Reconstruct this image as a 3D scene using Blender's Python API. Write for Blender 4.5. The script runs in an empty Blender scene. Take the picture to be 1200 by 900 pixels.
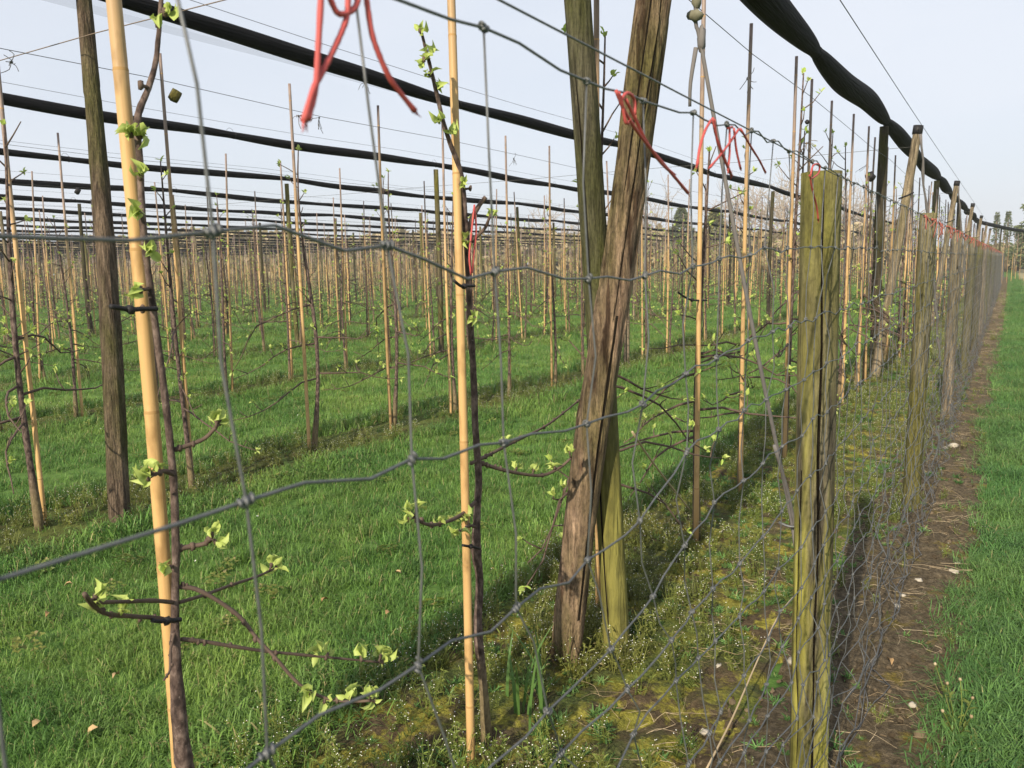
import bpy, math, random
import numpy as np
from mathutils import Vector, Matrix, Euler
random.seed(11); rng = np.random.default_rng(7)
PI = math.pi
S = bpy.context.scene
C = S.collection

# ------------------------------------------------------------------ camera
CAM_H = 1.5
FPX = 960.0                                     # focal length in photo pixels (1200 wide)
def camera_basis():
    hl, hr, vx = 322.0, 310.0, 1184.0           # horizon height in the photo at x=3 and x=660; vanishing point of the rows
    sl = (hr - hl) / 657.0
    u = np.array([1, sl]) / math.hypot(1, sl); n = np.array([-u[1], u[0]])
    d = np.array([3 - 600, hl - 450.0]) @ n
    pitch = math.atan(-d / FPX)
    v = np.array([vx - 600, hl + sl * (vx - 3) - 450.0, FPX]); Y = v / np.linalg.norm(v)
    Z = -np.array([n[0] * math.cos(pitch), n[1] * math.cos(pitch), math.sin(pitch)])
    return np.stack([np.cross(Y, Z), Y, Z])
RB = camera_basis()
cd = bpy.data.cameras.new('camera'); cam = bpy.data.objects.new('camera', cd); C.objects.link(cam)
cd.sensor_width = 36; cd.lens = 36 * FPX / 1200; cd.clip_start = 0.02; cd.clip_end = 3000
m4 = Matrix.Identity(4)
for r_ in range(3):
    m4[r_][0] = RB[r_, 0]; m4[r_][1] = -RB[r_, 1]; m4[r_][2] = -RB[r_, 2]
m4[2][3] = CAM_H
cam.matrix_world = m4
cd.dof.use_dof = True; cd.dof.focus_distance = 4.0; cd.dof.aperture_fstop = 13.0
S.camera = cam

def ray(px, py):
    r = RB @ np.array([px - 600, py - 450.0, FPX]); return r / np.linalg.norm(r)
def on_ground(px, py, z=0.0):
    r = ray(px, py); t = (z - CAM_H) / r[2]; return np.array([r[0] * t, r[1] * t, z])
def on_row(px, py, X):                          # survey point: where a line of sight meets the upright plane of a row
    r = ray(px, py); t = X / r[0]; return np.array([X, r[1] * t, CAM_H + r[2] * t])
def project(p):
    c = RB.T @ (np.asarray(p, float) - np.array([0, 0, CAM_H]))
    return 600 + FPX * c[0] / c[2], 450 + FPX * c[1] / c[2], c[2]
def in_frame(p, mx=90):
    c = RB.T @ (np.asarray(p, float) - np.array([0, 0, CAM_H]))
    if c[2] < 0.3: return False
    x = 600 + FPX * c[0] / c[2]
    return -mx < x < 1200 + mx

# ------------------------------------------------------------------ light
SUN_EL = math.radians(29); SUN_AZ = math.atan2(0.08, -1.0)     # from behind, along the rows: each net shades the strip under it
w = bpy.data.worlds.new('World'); S.world = w; w.use_nodes = True
nt = w.node_tree; nt.nodes.clear()
wo = nt.nodes.new('ShaderNodeOutputWorld'); bg = nt.nodes.new('ShaderNodeBackground'); sky = nt.nodes.new('ShaderNodeTexSky')
sky.sky_type = 'NISHITA'; sky.sun_disc = False; sky.sun_elevation = SUN_EL; sky.sun_rotation = SUN_AZ
sky.air_density = 1.0; sky.dust_density = 2.0; sky.ozone_density = 1.5
bg.inputs[1].default_value = 0.1
# thin even veil of high cloud over the blue
mixn = nt.nodes.new('ShaderNodeMix'); mixn.data_type = 'RGBA'
tc = nt.nodes.new('ShaderNodeTexCoord'); cn = nt.nodes.new('ShaderNodeTexNoise'); cn.inputs['Scale'].default_value = 1.6; cn.inputs['Detail'].default_value = 4
mp = nt.nodes.new('ShaderNodeMapping'); mp.inputs['Scale'].default_value = (1, 1, 2.5)
mr = nt.nodes.new('ShaderNodeMapRange'); mr.inputs[1].default_value = 0.3; mr.inputs[2].default_value = 0.7; mr.inputs[3].default_value = 0.66; mr.inputs[4].default_value = 0.92
nt.links.new(tc.outputs['Generated'], mp.inputs[0]); nt.links.new(mp.outputs[0], cn.inputs['Vector']); nt.links.new(cn.outputs['Fac'], mr.inputs[0])
nt.links.new(mr.outputs[0], mixn.inputs[0]); nt.links.new(sky.outputs[0], mixn.inputs[6]); mixn.inputs[7].default_value = (6.6, 6.95, 7.6, 1)
nt.links.new(mixn.outputs[2], bg.inputs[0]); nt.links.new(bg.outputs[0], wo.inputs[0])
sd = bpy.data.lights.new('sun', 'SUN'); sd.energy = 5.0; sd.angle = math.radians(0.6); sd.color = (1.0, 0.88, 0.68)
sun = bpy.data.objects.new('sun', sd); C.objects.link(sun)
sv = Vector((math.sin(SUN_AZ) * math.cos(SUN_EL), math.cos(SUN_AZ) * math.cos(SUN_EL), math.sin(SUN_EL)))
sun.rotation_euler = sv.to_track_quat('Z', 'Y').to_euler(); sun.location = sv * 50
S.view_settings.view_transform = 'Standard'; S.view_settings.look = 'None'; S.view_settings.exposure = 0.4; S.view_settings.gamma = 1.0
S.cycles.max_bounces = 6; S.cycles.diffuse_bounces = 3; S.cycles.transparent_max_bounces = 8

# ------------------------------------------------------------------ materials
class NB:
    def __init__(s, name, rough=0.8, spec=0.3):
        s.m = bpy.data.materials.new(name); s.m.use_nodes = True; s.nt = s.m.node_tree
        s.p = s.nt.nodes['Principled BSDF']; s.p.inputs['Roughness'].default_value = rough
        s.p.inputs['Specular IOR Level'].default_value = spec
    def n(s, t, **k):
        x = s.nt.nodes.new(t)
        for a, b in k.items(): setattr(x, a, b)
        return x
    def l(s, a, b): s.nt.links.new(a, b)
    def coord(s, scale=(1, 1, 1), kind='Object'):
        t = s.n('ShaderNodeTexCoord'); m = s.n('ShaderNodeMapping'); m.inputs['Scale'].default_value = scale
        s.l(t.outputs[kind], m.inputs[0]); return m.outputs[0]
    def noise(s, scale, detail=4, vec=None, rough=0.55):
        x = s.n('ShaderNodeTexNoise'); x.inputs['Scale'].default_value = scale; x.inputs['Detail'].default_value = detail; x.inputs['Roughness'].default_value = rough
        if vec is None: vec = s.coord()
        s.l(vec, x.inputs['Vector']); return x.outputs['Fac']
    def ramp(s, fac, stops, interp='LINEAR'):
        r = s.n('ShaderNodeValToRGB'); r.color_ramp.interpolation = interp
        e = r.color_ramp.elements
        while len(e) < len(stops): e.new(0.5)
        for q, (a, c) in zip(e, stops): q.position = a; q.color = (*c, 1) if len(c) == 3 else c
        s.l(fac, r.inputs[0]); return r.outputs[0]
    def mix(s, fac, a, b, mode='MIX'):
        x = s.n('ShaderNodeMix', data_type='RGBA', blend_type=mode)
        for i, q in ((0, fac), (6, a), (7, b)):
            if hasattr(q, 'links') or hasattr(q, 'is_linked'): s.l(q, x.inputs[i])
            elif i == 0: x.inputs[0].default_value = q
            else: x.inputs[i].default_value = (*q, 1)
        return x.outputs[2]
    def math(s, op, a, b=0.0, c=0.0):
        x = s.n('ShaderNodeMath', operation=op)
        for i, q in enumerate((a, b, c)):
            if hasattr(q, 'is_linked'): s.l(q, x.inputs[i])
            else: x.inputs[i].default_value = q
        return x.outputs[0]
    def rand(s): return s.n('ShaderNodeObjectInfo').outputs['Random']
    def color(s, c):
        if hasattr(c, 'is_linked'): s.l(c, s.p.inputs['Base Color'])
        else: s.p.inputs['Base Color'].default_value = (*c, 1)
        return s
    def bump(s, h, strength=0.5, dist=0.01):
        b = s.n('ShaderNodeBump'); b.inputs['Strength'].default_value = strength; b.inputs['Distance'].default_value = dist
        s.l(h, b.inputs['Height']); s.l(b.outputs[0], s.p.inputs['Normal']); return s
    def hsv(s, c, v=None, h=None):
        x = s.n('ShaderNodeHueSaturation')
        if v is not None: s.l(v, x.inputs['Value'])
        if h is not None: s.l(h, x.inputs['Hue'])
        s.l(c, x.inputs['Color']); return x.outputs[0]
    def maprange(s, v, a, b, c, d):
        x = s.n('ShaderNodeMapRange')
        for i, q in enumerate((v, a, b, c, d)):
            if hasattr(q, 'is_linked'): s.l(q, x.inputs[i])
            else: x.inputs[i].default_value = q
        return x.outputs[0]
M = {}
def wood_mat(name, moss, grey, dark, mossy=0.5, streak=14, relief=0.012):
    b = NB(name, 0.9, 0.15)
    g1 = b.noise(streak, 8, b.coord((1, 1, 0.13)), 0.7); g2 = b.noise(streak * 3.2, 6, b.coord((1, 1, 0.06)), 0.6); g = b.math('ADD', b.math('MULTIPLY', g1, 0.55), b.math('MULTIPLY', g2, 0.45)); pat = b.noise(3.5, 5, b.coord((1, 1, 0.35)))
    base = b.ramp(g, [(0.36, dark), (0.47, tuple(0.6 * c for c in grey)), (0.54, grey), (0.66, tuple(min(1, 1.5 * c) for c in grey))])
    f = b.ramp(pat, [(mossy - 0.1, (0, 0, 0)), (mossy + 0.12, (1, 1, 1))])
    mossc = b.mix(b.noise(60, 3), moss, tuple(0.55 * c for c in moss))
    fine = b.ramp(b.noise(90, 3, b.coord((1, 1, 0.12))), [(0.3, (0.45,) * 3), (0.6, (1, 1, 1))])
    c = b.mix(b.math('MULTIPLY', f, 0.9), base, mossc); c = b.mix(0.75, c, fine, 'MULTIPLY'); c = b.mix(0.8, c, b.ramp(b.noise(130, 5, b.coord((1, 1, 0.5)), 0.7), [(0.34, (0.5,) * 3), (0.5, (1, 1, 1)), (0.68, (1.3, 1.28, 1.2))]), 'MULTIPLY'); c = b.mix(b.ramp(b.noise(7, 4, b.coord((1, 1, 0.6))), [(0.55, (0, 0, 0)), (0.7, (0.5,) * 3)]), c, dark)
    b.color(c).bump(b.math('ADD', g, b.math('MULTIPLY', b.noise(90, 3, b.coord((1, 1, 0.1))), 0.5)), 1.0, relief)
    M[name] = b.m
    return b
wood_mat('mossy_wood', (0.17, 0.155, 0.03), (0.13, 0.11, 0.075), (0.035, 0.027, 0.02), 0.5)
wood_mat('green_wood', (0.165, 0.155, 0.045), (0.20, 0.17, 0.115), (0.05, 0.04, 0.028), 0.42)
bk = wood_mat('bark_wood', (0.13, 0.12, 0.045), (0.215, 0.155, 0.112), (0.045, 0.028, 0.023), 0.55, 16, 0.03)
fl = bk.n('ShaderNodeTexNoise'); fl.inputs['Scale'].default_value = 26; fl.inputs['Detail'].default_value = 7; fl.inputs['Distortion'].default_value = 0.9; bk.l(bk.coord((1, 1, 0.2)), fl.inputs['Vector'])
old = bk.p.inputs['Base Color'].links[0].from_socket
bk.color(bk.mix(0.85, old, bk.ramp(fl.outputs['Fac'], [(0.36, (0.38, 0.30, 0.28)), (0.44, (1.0, 0.97, 0.95)), (0.62, (1.4, 1.36, 1.28))]), 'MULTIPLY'))
lw = wood_mat('lichen_wood', (0.24, 0.23, 0.045), (0.145, 0.125, 0.088), (0.03, 0.025, 0.018), 0.53)
zz_ = lw.n('ShaderNodeSeparateXYZ'); tq = lw.n('ShaderNodeTexCoord'); lw.l(tq.outputs['Object'], zz_.inputs[0]); old = lw.p.inputs['Base Color'].links[0].from_socket
lich = lw.ramp(lw.noise(30, 6, lw.coord((1, 1, 0.16))), [(0.36, (0.15, 0.14, 0.03)), (0.52, (0.30, 0.28, 0.055)), (0.68, (0.36, 0.34, 0.12))])
patch_ = lw.ramp(lw.noise(11, 5, lw.coord((1, 1, 0.12))), [(0.40, (0, 0, 0)), (0.56, (0.85,) * 3)])
lw.color(lw.mix(lw.math('MULTIPLY', patch_, lw.maprange(zz_.outputs[2], 0.9, 1.45, 1, 0.1)), old, lich))
uw = wood_mat('upright_wood', (0.085, 0.095, 0.022), (0.10, 0.092, 0.062), (0.03, 0.027, 0.018), 0.5, 18, 0.02)  # dark moss tones, with shade on the upper post put into the colour
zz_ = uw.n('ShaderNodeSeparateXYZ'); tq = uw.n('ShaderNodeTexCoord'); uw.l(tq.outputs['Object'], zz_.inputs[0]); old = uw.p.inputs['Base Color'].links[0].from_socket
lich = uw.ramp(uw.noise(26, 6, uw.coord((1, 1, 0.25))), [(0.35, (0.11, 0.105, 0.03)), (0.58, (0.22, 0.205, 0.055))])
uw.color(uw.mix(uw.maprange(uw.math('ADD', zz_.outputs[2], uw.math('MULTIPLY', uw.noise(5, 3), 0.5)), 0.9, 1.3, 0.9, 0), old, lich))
wood_mat('left_wood', (0.10, 0.105, 0.03), (0.15, 0.112, 0.082), (0.03, 0.02, 0.015), 0.56, 16, 0.03)
wood_mat('dark_wood', (0.075, 0.075, 0.025), (0.075, 0.062, 0.048), (0.02, 0.016, 0.013), 0.52)
wood_mat('pale_wood', (0.21, 0.185, 0.09), (0.26, 0.21, 0.145), (0.09, 0.07, 0.05), 0.6)
b = NB('crack', 1.0, 0.0); b.color((0.012, 0.01, 0.008)); M['crack'] = b.m  # near-black: shade inside the narrow splits put into the colour
# bamboo: yellow low down, grey-mauve towards the tip
for bname, ca, cb_, vlo, vhi in (('bamboo', (0.48, 0.285, 0.105), (0.61, 0.41, 0.20), .9, 1.02), ('old_bamboo', (0.44, 0.26, 0.10), (0.60, 0.42, 0.21), .6, 1.15)):
  b = NB(bname, 0.5, 0.35)
  z = b.n('ShaderNodeSeparateXYZ'); tcn = b.n('ShaderNodeTexCoord'); b.l(tcn.outputs['Object'], z.inputs[0])
  tip_mix = b.maprange(b.math('ADD', z.outputs[2], b.math('MULTIPLY', b.rand(), 0.5)), 1.95, 2.75, 0, 1)
  cc = b.mix(b.noise(4, 4, b.coord((8, 8, 0.5))), ca, cb_); cc = b.mix(tip_mix, cc, (0.27, 0.205, 0.18))
  blot = b.ramp(b.noise(9, 5, b.coord((3, 3, 1))), [(0.5, (1, 1, 1)), (0.68, (0.45, 0.40, 0.36))]); cc = b.mix(0.7, cc, blot, 'MULTIPLY')
  cc = b.hsv(cc, v=b.maprange(b.rand(), 0, 1, vlo, vhi)); b.color(cc).bump(b.noise(40, 3, b.coord((5, 5, 0.2))), 0.15, 0.003); M[bname] = b.m
b = NB('bamboo_node', 0.7, 0.2); b.color((0.36, 0.22, 0.09)); M['bamboo_node'] = b.m
b = NB('bark', 0.8, 0.25); g = b.noise(60, 7, b.coord((1, 1, 0.55)), 0.65)
z = b.n('ShaderNodeSeparateXYZ'); tcn = b.n('ShaderNodeTexCoord'); b.l(tcn.outputs['Object'], z.inputs[0])
low = b.maprange(z.outputs[2], 0.16, 0.34, 1, 0)
cb = b.ramp(g, [(0.36, (0.03, 0.02, 0.018)), (0.5, (0.085, 0.058, 0.05)), (0.66, (0.19, 0.14, 0.12))])
cr = b.ramp(g, [(0.3, (0.08, 0.06, 0.035)), (0.6, (0.19, 0.15, 0.08)), (0.8, (0.26, 0.22, 0.12))])
lent = b.ramp(b.noise(120, 2), [(0.66, (0, 0, 0)), (0.74, (1, 1, 1))]); cb = b.mix(b.math('MULTIPLY', lent, 0.5), cb, (0.25, 0.21, 0.19))
b.color(b.mix(low, cb, cr)).bump(g, 0.8, 0.006); M['bark'] = b.m
b = NB('twig', 0.75, 0.25); b.color(b.mix(b.noise(30, 3), (0.045, 0.03, 0.027), (0.15, 0.105, 0.08))); M['twig'] = b.m
b = NB('far_bark', 0.9, 0.1); b.color(b.mix(b.noise(3, 3), (0.10, 0.075, 0.05), (0.30, 0.225, 0.15))); M['far_bark'] = b.m
b = NB('cut_wood', 0.8, 0.2); b.color((0.33, 0.18, 0.13)); M['cut_wood'] = b.m
def leaf_mat(name, c1, c2, trans=0.35):
    b = NB(name, 0.5, 0.35); g = b.n('ShaderNodeNewGeometry'); c = b.mix(g.outputs['Random Per Island'], c1, c2)
    b.color(c); t = b.n('ShaderNodeBsdfTranslucent'); b.l(c, t.inputs[0]); ms = b.n('ShaderNodeMixShader'); ms.inputs[0].default_value = trans
    out = b.nt.nodes['Material Output']; b.l(b.p.outputs[0], ms.inputs[1]); b.l(t.outputs[0], ms.inputs[2]); b.l(ms.outputs[0], out.inputs[0]); M[name] = b.m; return b
leaf_mat('leaf', (0.36, 0.50, 0.09), (0.52, 0.58, 0.20))
leaf_mat('leaf_far', (0.30, 0.36, 0.10), (0.52, 0.52, 0.24))
leaf_mat('needle', (0.075, 0.10, 0.05), (0.17, 0.20, 0.085), 0.15)
leaf_mat('needle_pale', (0.13, 0.14, 0.045), (0.22, 0.21, 0.07), 0.2)
leaf_mat('strap_leaf', (0.06, 0.14, 0.03), (0.11, 0.20, 0.05), 0.3)
def grass_mat(name, c1, c2, c3):
    b = NB(name, 0.5, 0.28); g = b.n('ShaderNodeNewGeometry'); oi = b.n('ShaderNodeObjectInfo')
    c = b.mix(g.outputs['Random Per Island'], c1, c2)
    big = b.noise(0.9, 3, oi.outputs['Location']); c = b.mix(b.ramp(big, [(0.42, (0, 0, 0)), (0.68, (0.75,) * 3)]), c, c3)
    c = b.mix(b.ramp(g.outputs['Random Per Island'], [(0.93, (0, 0, 0)), (0.95, (0.8,) * 3)]), c, (0.34, 0.28, 0.14))
    c = b.hsv(c, v=b.maprange(oi.outputs['Random'], 0, 1, 0.72, 1.25))
    b.color(c); t = b.n('ShaderNodeBsdfTranslucent'); b.l(c, t.inputs[0]); ms = b.n('ShaderNodeMixShader'); ms.inputs[0].default_value = 0.3
    out = b.nt.nodes['Material Output']; b.l(b.p.outputs[0], ms.inputs[1]); b.l(t.outputs[0], ms.inputs[2]); b.l(ms.outputs[0], out.inputs[0]); M[name] = b.m
grass_mat('grass', (0.062, 0.155, 0.030), (0.15, 0.28, 0.060), (0.23, 0.335, 0.07))
grass_mat('path_grass', (0.058, 0.155, 0.040), (0.125, 0.25, 0.070), (0.17, 0.27, 0.075))
grass_mat('weed', (0.10, 0.15, 0.028), (0.20, 0.25, 0.055), (0.20, 0.19, 0.055))
b = NB('petal', 0.6, 0.2); b.color((0.78, 0.78, 0.72)); M['petal'] = b.m
b = NB('petal_pink', 0.6, 0.2); b.color((0.38, 0.20, 0.30)); M['petal_pink'] = b.m
b = NB('dry_straw', 0.7, 0.2); b.color(b.mix(b.rand(), (0.26, 0.19, 0.11), (0.50, 0.41, 0.28))); M['dry_straw'] = b.m
b = NB('dead_leaf', 0.8, 0.15); b.color(b.mix(b.rand(), (0.33, 0.20, 0.09), (0.45, 0.32, 0.17))); M['dead_leaf'] = b.m
b = NB('net', 0.75, 0.12); b.color(b.mix(b.noise(30, 3, b.coord((1, 0.05, 1))), (0.003, 0.003, 0.0035), (0.012, 0.012, 0.014)))
b.bump(b.noise(55, 4, b.coord((1, 0.04, 1))), 1.0, 0.02); M['net'] = b.m
b = NB('thin_net', 0.8, 0.1); b.color((0.12, 0.12, 0.125)); t = b.n('ShaderNodeBsdfTransparent'); ms = b.n('ShaderNodeMixShader'); ms.inputs[0].default_value = 0.10
b.l(t.outputs[0], ms.inputs[1]); b.l(b.p.outputs[0], ms.inputs[2]); b.l(ms.outputs[0], b.nt.nodes['Material Output'].inputs[0]); M['thin_net'] = b.m
b = NB('wire', 0.5, 0.4); b.p.inputs['Metallic'].default_value = 0.35; b.color(b.mix(b.noise(120, 3), (0.065, 0.07, 0.078), (0.17, 0.175, 0.18))); M['wire'] = b.m
b = NB('rusty_wire', 0.7, 0.3); b.color(b.mix(b.noise(40, 3), (0.13, 0.10, 0.085), (0.24, 0.18, 0.14))); M['rusty_wire'] = b.m
b = NB('dark_wire', 0.6, 0.3); b.color((0.09, 0.09, 0.095)); M['dark_wire'] = b.m
b = NB('cable', 0.75, 0.25); b.color(b.mix(b.noise(60, 4, b.coord((1, 1, 0.2))), (0.10, 0.093, 0.097), (0.20, 0.187, 0.185))); M['cable'] = b.m
b = NB('red_twine', 0.6, 0.3); b.color(b.mix(b.noise(25, 3), (0.36, 0.045, 0.05), (0.50, 0.11, 0.10))); M['red_twine'] = b.m
b = NB('dull_twine', 0.8, 0.15); b.color(b.mix(b.rand(), (0.25, 0.10, 0.08), (0.38, 0.12, 0.10))); M['dull_twine'] = b.m  # duller red for the ties farther along the fence
b = NB('rubber', 0.6, 0.3); b.color((0.015, 0.014, 0.016)); M['rubber'] = b.m
b = NB('stone', 0.85, 0.2); b.color(b.mix(b.noise(30, 4), (0.24, 0.21, 0.17), (0.52, 0.48, 0.41))); M['stone'] = b.m
b = NB('rag', 0.9, 0.1); b.color(b.mix(b.noise(30, 4), (0.09, 0.085, 0.05), (0.24, 0.23, 0.18))); M['rag'] = b.m
b = NB('roof_tile', 0.8, 0.2); b.color((0.50, 0.27, 0.17)); M['roof_tile'] = b.m
b = NB('shed_wall', 0.9, 0.1); b.color((0.10, 0.095, 0.06)); M['shed_wall'] = b.m
b = NB('clod', 0.95, 0.1); b.color(b.mix(b.rand(), (0.045, 0.034, 0.022), (0.15, 0.115, 0.075))); M['clod'] = b.m
# ground
b = NB('ground_turf', 0.95, 0.1)
sx = b.n('ShaderNodeSeparateXYZ'); tcn = b.n('ShaderNodeTexCoord'); b.l(tcn.outputs['Object'], sx.inputs[0])
big = b.noise(0.7, 4); fine = b.noise(14, 5); mid = b.noise(3.0, 4)
tone = b.ramp(fine, [(0.3, (0.03, 0.07, 0.017)), (0.55, (0.07, 0.145, 0.032)), (0.75, (0.11, 0.19, 0.045))])
tone = b.mix(b.ramp(big, [(0.4, (0, 0, 0)), (0.65, (0.55,) * 3)]), tone, (0.12, 0.19, 0.045))
u_ = b.math('FLOORED_MODULO', b.math('ADD', b.math('MULTIPLY', sx.outputs[0], -1.0), 0.31), 3.42)
dist_row = b.math('ABSOLUTE', b.math('SUBTRACT', u_, 1.71))
edge = b.math('ADD', dist_row, b.math('MULTIPLY', b.math('SUBTRACT', mid, 0.5), 0.5))
strip = b.maprange(edge, 0.30, 0.48, 0.8, 0)
inorch = b.maprange(sx.outputs[0], -1.0, -0.9, 1, 0)
dry = b.ramp(fine, [(0.3, (0.06, 0.05, 0.025)), (0.6, (0.15, 0.125, 0.06)), (0.8, (0.17, 0.17, 0.06))])
col = b.mix(b.math('MULTIPLY', strip, inorch), tone, dry)
track = b.math('MULTIPLY', b.maprange(b.math('ABSOLUTE', b.math('SUBTRACT', sx.outputs[0], 1.15)), 0.35, 0.6, 1, 0), b.maprange(sx.outputs[1], 25, 40, 0, 1))
col = b.mix(b.math('MULTIPLY', track, b.maprange(big, 0.3, 0.6, 0.5, 1)), col, (0.36, 0.30, 0.19))
b.color(col).bump(fine, 0.6, 0.03); M['ground_turf'] = b.m
b = NB('planting_soil', 0.95, 0.1)
n1 = b.noise(8, 8, rough=0.7); n2 = b.noise(26, 8, rough=0.75); n3 = b.noise(2.2, 4); n4 = b.noise(95, 3)
soil = b.ramp(n2, [(0.3, (0.04, 0.03, 0.02)), (0.55, (0.095, 0.07, 0.042)), (0.8, (0.22, 0.165, 0.10))])
moss = b.ramp(b.noise(48, 6, rough=0.75), [(0.34, (0.10, 0.092, 0.018)), (0.5, (0.26, 0.235, 0.038)), (0.66, (0.44, 0.40, 0.085))])
green = b.ramp(n4, [(0.35, (0.03, 0.06, 0.014)), (0.7, (0.12, 0.17, 0.04))])
cs = b.mix(b.ramp(n1, [(0.47, (0, 0, 0)), (0.56, (0.9,) * 3)]), soil, moss)
cs = b.mix(b.ramp(n3, [(0.44, (0, 0, 0)), (0.58, (0.75,) * 3)]), cs, green)
cs = b.mix(b.ramp(n4, [(0.68, (0, 0, 0)), (0.76, (0.5,) * 3)]), cs, (0.36, 0.31, 0.22))
b.color(cs).bump(b.math('ADD', n2, b.math('MULTIPLY', n4, 0.4)), 1.0, 0.02); M['planting_soil'] = b.m
b = NB('weedy_soil', 0.95, 0.1); n2 = b.noise(22, 7, rough=0.75); n1 = b.noise(3, 5)
b.color(b.mix(b.ramp(n1, [(0.30, (0, 0, 0)), (0.5, (1, 1, 1))]), b.ramp(n2, [(0.3, (0.03, 0.026, 0.014)), (0.7, (0.13, 0.095, 0.05))]), b.ramp(n2, [(0.3, (0.035, 0.05, 0.014)), (0.7, (0.13, 0.15, 0.04))]))).bump(n2, 1.0, 0.02); M['weedy_soil'] = b.m
b = NB('verge_soil', 0.95, 0.1)
n1 = b.noise(7, 8, rough=0.7); n2 = b.noise(38, 9, rough=0.8); n4 = b.noise(110, 3)
soil = b.ramp(n2, [(0.32, (0.04, 0.032, 0.022)), (0.5, (0.115, 0.09, 0.058)), (0.7, (0.26, 0.21, 0.14))])
cs = b.mix(b.ramp(n1, [(0.55, (0, 0, 0)), (0.66, (0.75,) * 3)]), soil, b.ramp(b.noise(60, 5, rough=.75), [(0.3, (0.10, 0.08, 0.015)), (0.7, (0.32, 0.25, 0.05))]))
cs = b.mix(b.ramp(n4, [(0.68, (0, 0, 0)), (0.75, (0.55,) * 3)]), cs, (0.34, 0.29, 0.22))
b.color(cs).bump(b.math('ADD', n2, b.math('MULTIPLY', n4, 0.5)), 1.0, 0.02); M['verge_soil'] = b.m

# ------------------------------------------------------------------ mesh helpers
def frames(P):
    P = np.asarray(P, float); T = np.gradient(P, axis=0) if len(P) > 1 else np.array([[0, 0, 1.0]])
    T /= np.linalg.norm(T, axis=1)[:, None] + 1e-12
    ref = np.array([1.0, 0, 0]) if abs(T[0][0]) < 0.9 else np.array([0, 1.0, 0])
    N = []; n = ref
    for t in T:
        n = n - t * (n @ t); n /= np.linalg.norm(n) + 1e-12; N.append(n.copy())
    N = np.array(N); B = np.cross(T, N); return T, N, B
class MB:
    def __init__(s): s.V = []; s.F = []; s.I = []; s.c = 0
    def add(s, V, F, mi=0):
        s.V.append(np.asarray(V, float)); o = s.c
        for f in F: s.F.append([i + o for i in f]); s.I.append(mi)
        s.c += len(V)
    def tube(s, P, R, n=8, mi=0, cap=True, prof=None, capmi=None):
        P = np.asarray(P, float); k = len(P); R = np.full(k, R, float) if np.isscalar(R) else np.asarray(R, float)
        if len(R) != k: R = np.interp(np.linspace(0, 1, k), np.linspace(0, 1, len(R)), R)
        T, N, B = frames(P); a = np.arange(n) * 2 * PI / n
        rr = R[:, None] * (np.ones((k, n)) if prof is None else prof)
        V = P[:, None, :] + rr[:, :, None] * (np.cos(a)[None, :, None] * N[:, None, :] + np.sin(a)[None, :, None] * B[:, None, :])
        V = V.reshape(-1, 3); F = []
        for i in range(k - 1):
            for j in range(n):
                j2 = (j + 1) % n; F.append([i * n + j, i * n + j2, (i + 1) * n + j2, (i + 1) * n + j])
        s.add(V, F, mi)
        if cap:
            o = s.c - len(V); s.F.append([o + j for j in range(n)][::-1]); s.I.append(mi if capmi is None else capmi)
            s.F.append([o + (k - 1) * n + j for j in range(n)]); s.I.append(mi if capmi is None else capmi)
        return s
    def blob(s, c, r, n=8, k=5, jit=0.15, sc=(1, 1, 1), mi=0, rs=random):
        V = []; F = []
        for i in range(k + 1):
            th = PI * i / k
            for j in range(n):
                q = 1 + rs.uniform(-jit, jit); ph = 2 * PI * j / n
                if i in (0, k): ph = 0; q = 1
                V.append([c[0] + r * sc[0] * q * math.sin(th) * math.cos(ph), c[1] + r * sc[1] * q * math.sin(th) * math.sin(ph), c[2] + r * sc[2] * q * math.cos(th)])
        for i in range(k):
            for j in range(n):
                j2 = (j + 1) % n; F.append([i * n + j, (i + 1) * n + j, (i + 1) * n + j2, i * n + j2])
        s.add(V, F, mi); return s
    def leaf(s, p, d, up, L, W, mi=0, fold=0.25, curl=0.2):
        p = np.asarray(p, float); d = np.asarray(d, float); d = d / np.linalg.norm(d); sd = np.cross(d, up); sd = sd / (np.linalg.norm(sd) + 1e-9); u = np.cross(sd, d)
        V = [p, p + d * L * .35 + sd * W * .5 + u * fold * W, p + d * L * .4, p + d * L * .35 - sd * W * .5 + u * fold * W,
             p + d * L * .72 + sd * W * .4 + u * (fold * W - curl * L * .15), p + d * L * .74 - u * curl * L * .2, p + d * L * .72 - sd * W * .4 + u * (fold * W - curl * L * .15), p + d * L - u * curl * L * .5]
        s.add(V, [[0, 2, 1], [0, 3, 2], [1, 2, 5, 4], [2, 3, 6, 5], [4, 5, 7], [5, 6, 7]], mi); return s
    def mesh(s, name, mats, smooth=True):
        me = bpy.data.meshes.new(name); V = np.concatenate(s.V) if s.V else np.zeros((0, 3))
        me.from_pydata(V.tolist(), [], s.F)
        for m in (mats if isinstance(mats, (list, tuple)) else [mats]): me.materials.append(M[m])
        if len(s.F):
            me.polygons.foreach_set('material_index', s.I); me.polygons.foreach_set('use_smooth', [smooth] * len(s.F))
        me.update(); return me
    def arrays(s):                              # triangles only, for the joined far masses
        V = np.concatenate(s.V); T = []
        for f in s.F:
            for i in range(1, len(f) - 1): T.append((f[0], f[i], f[i + 1]))
        return V, np.array(T)
    def obj(s, name, mats, parent=None, smooth=True, loc=None):
        o = bpy.data.objects.new(name, s.mesh(name, mats, smooth)); C.objects.link(o)
        if parent is not None: o.parent = parent
        if loc is not None: o.location = loc
        return o
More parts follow.
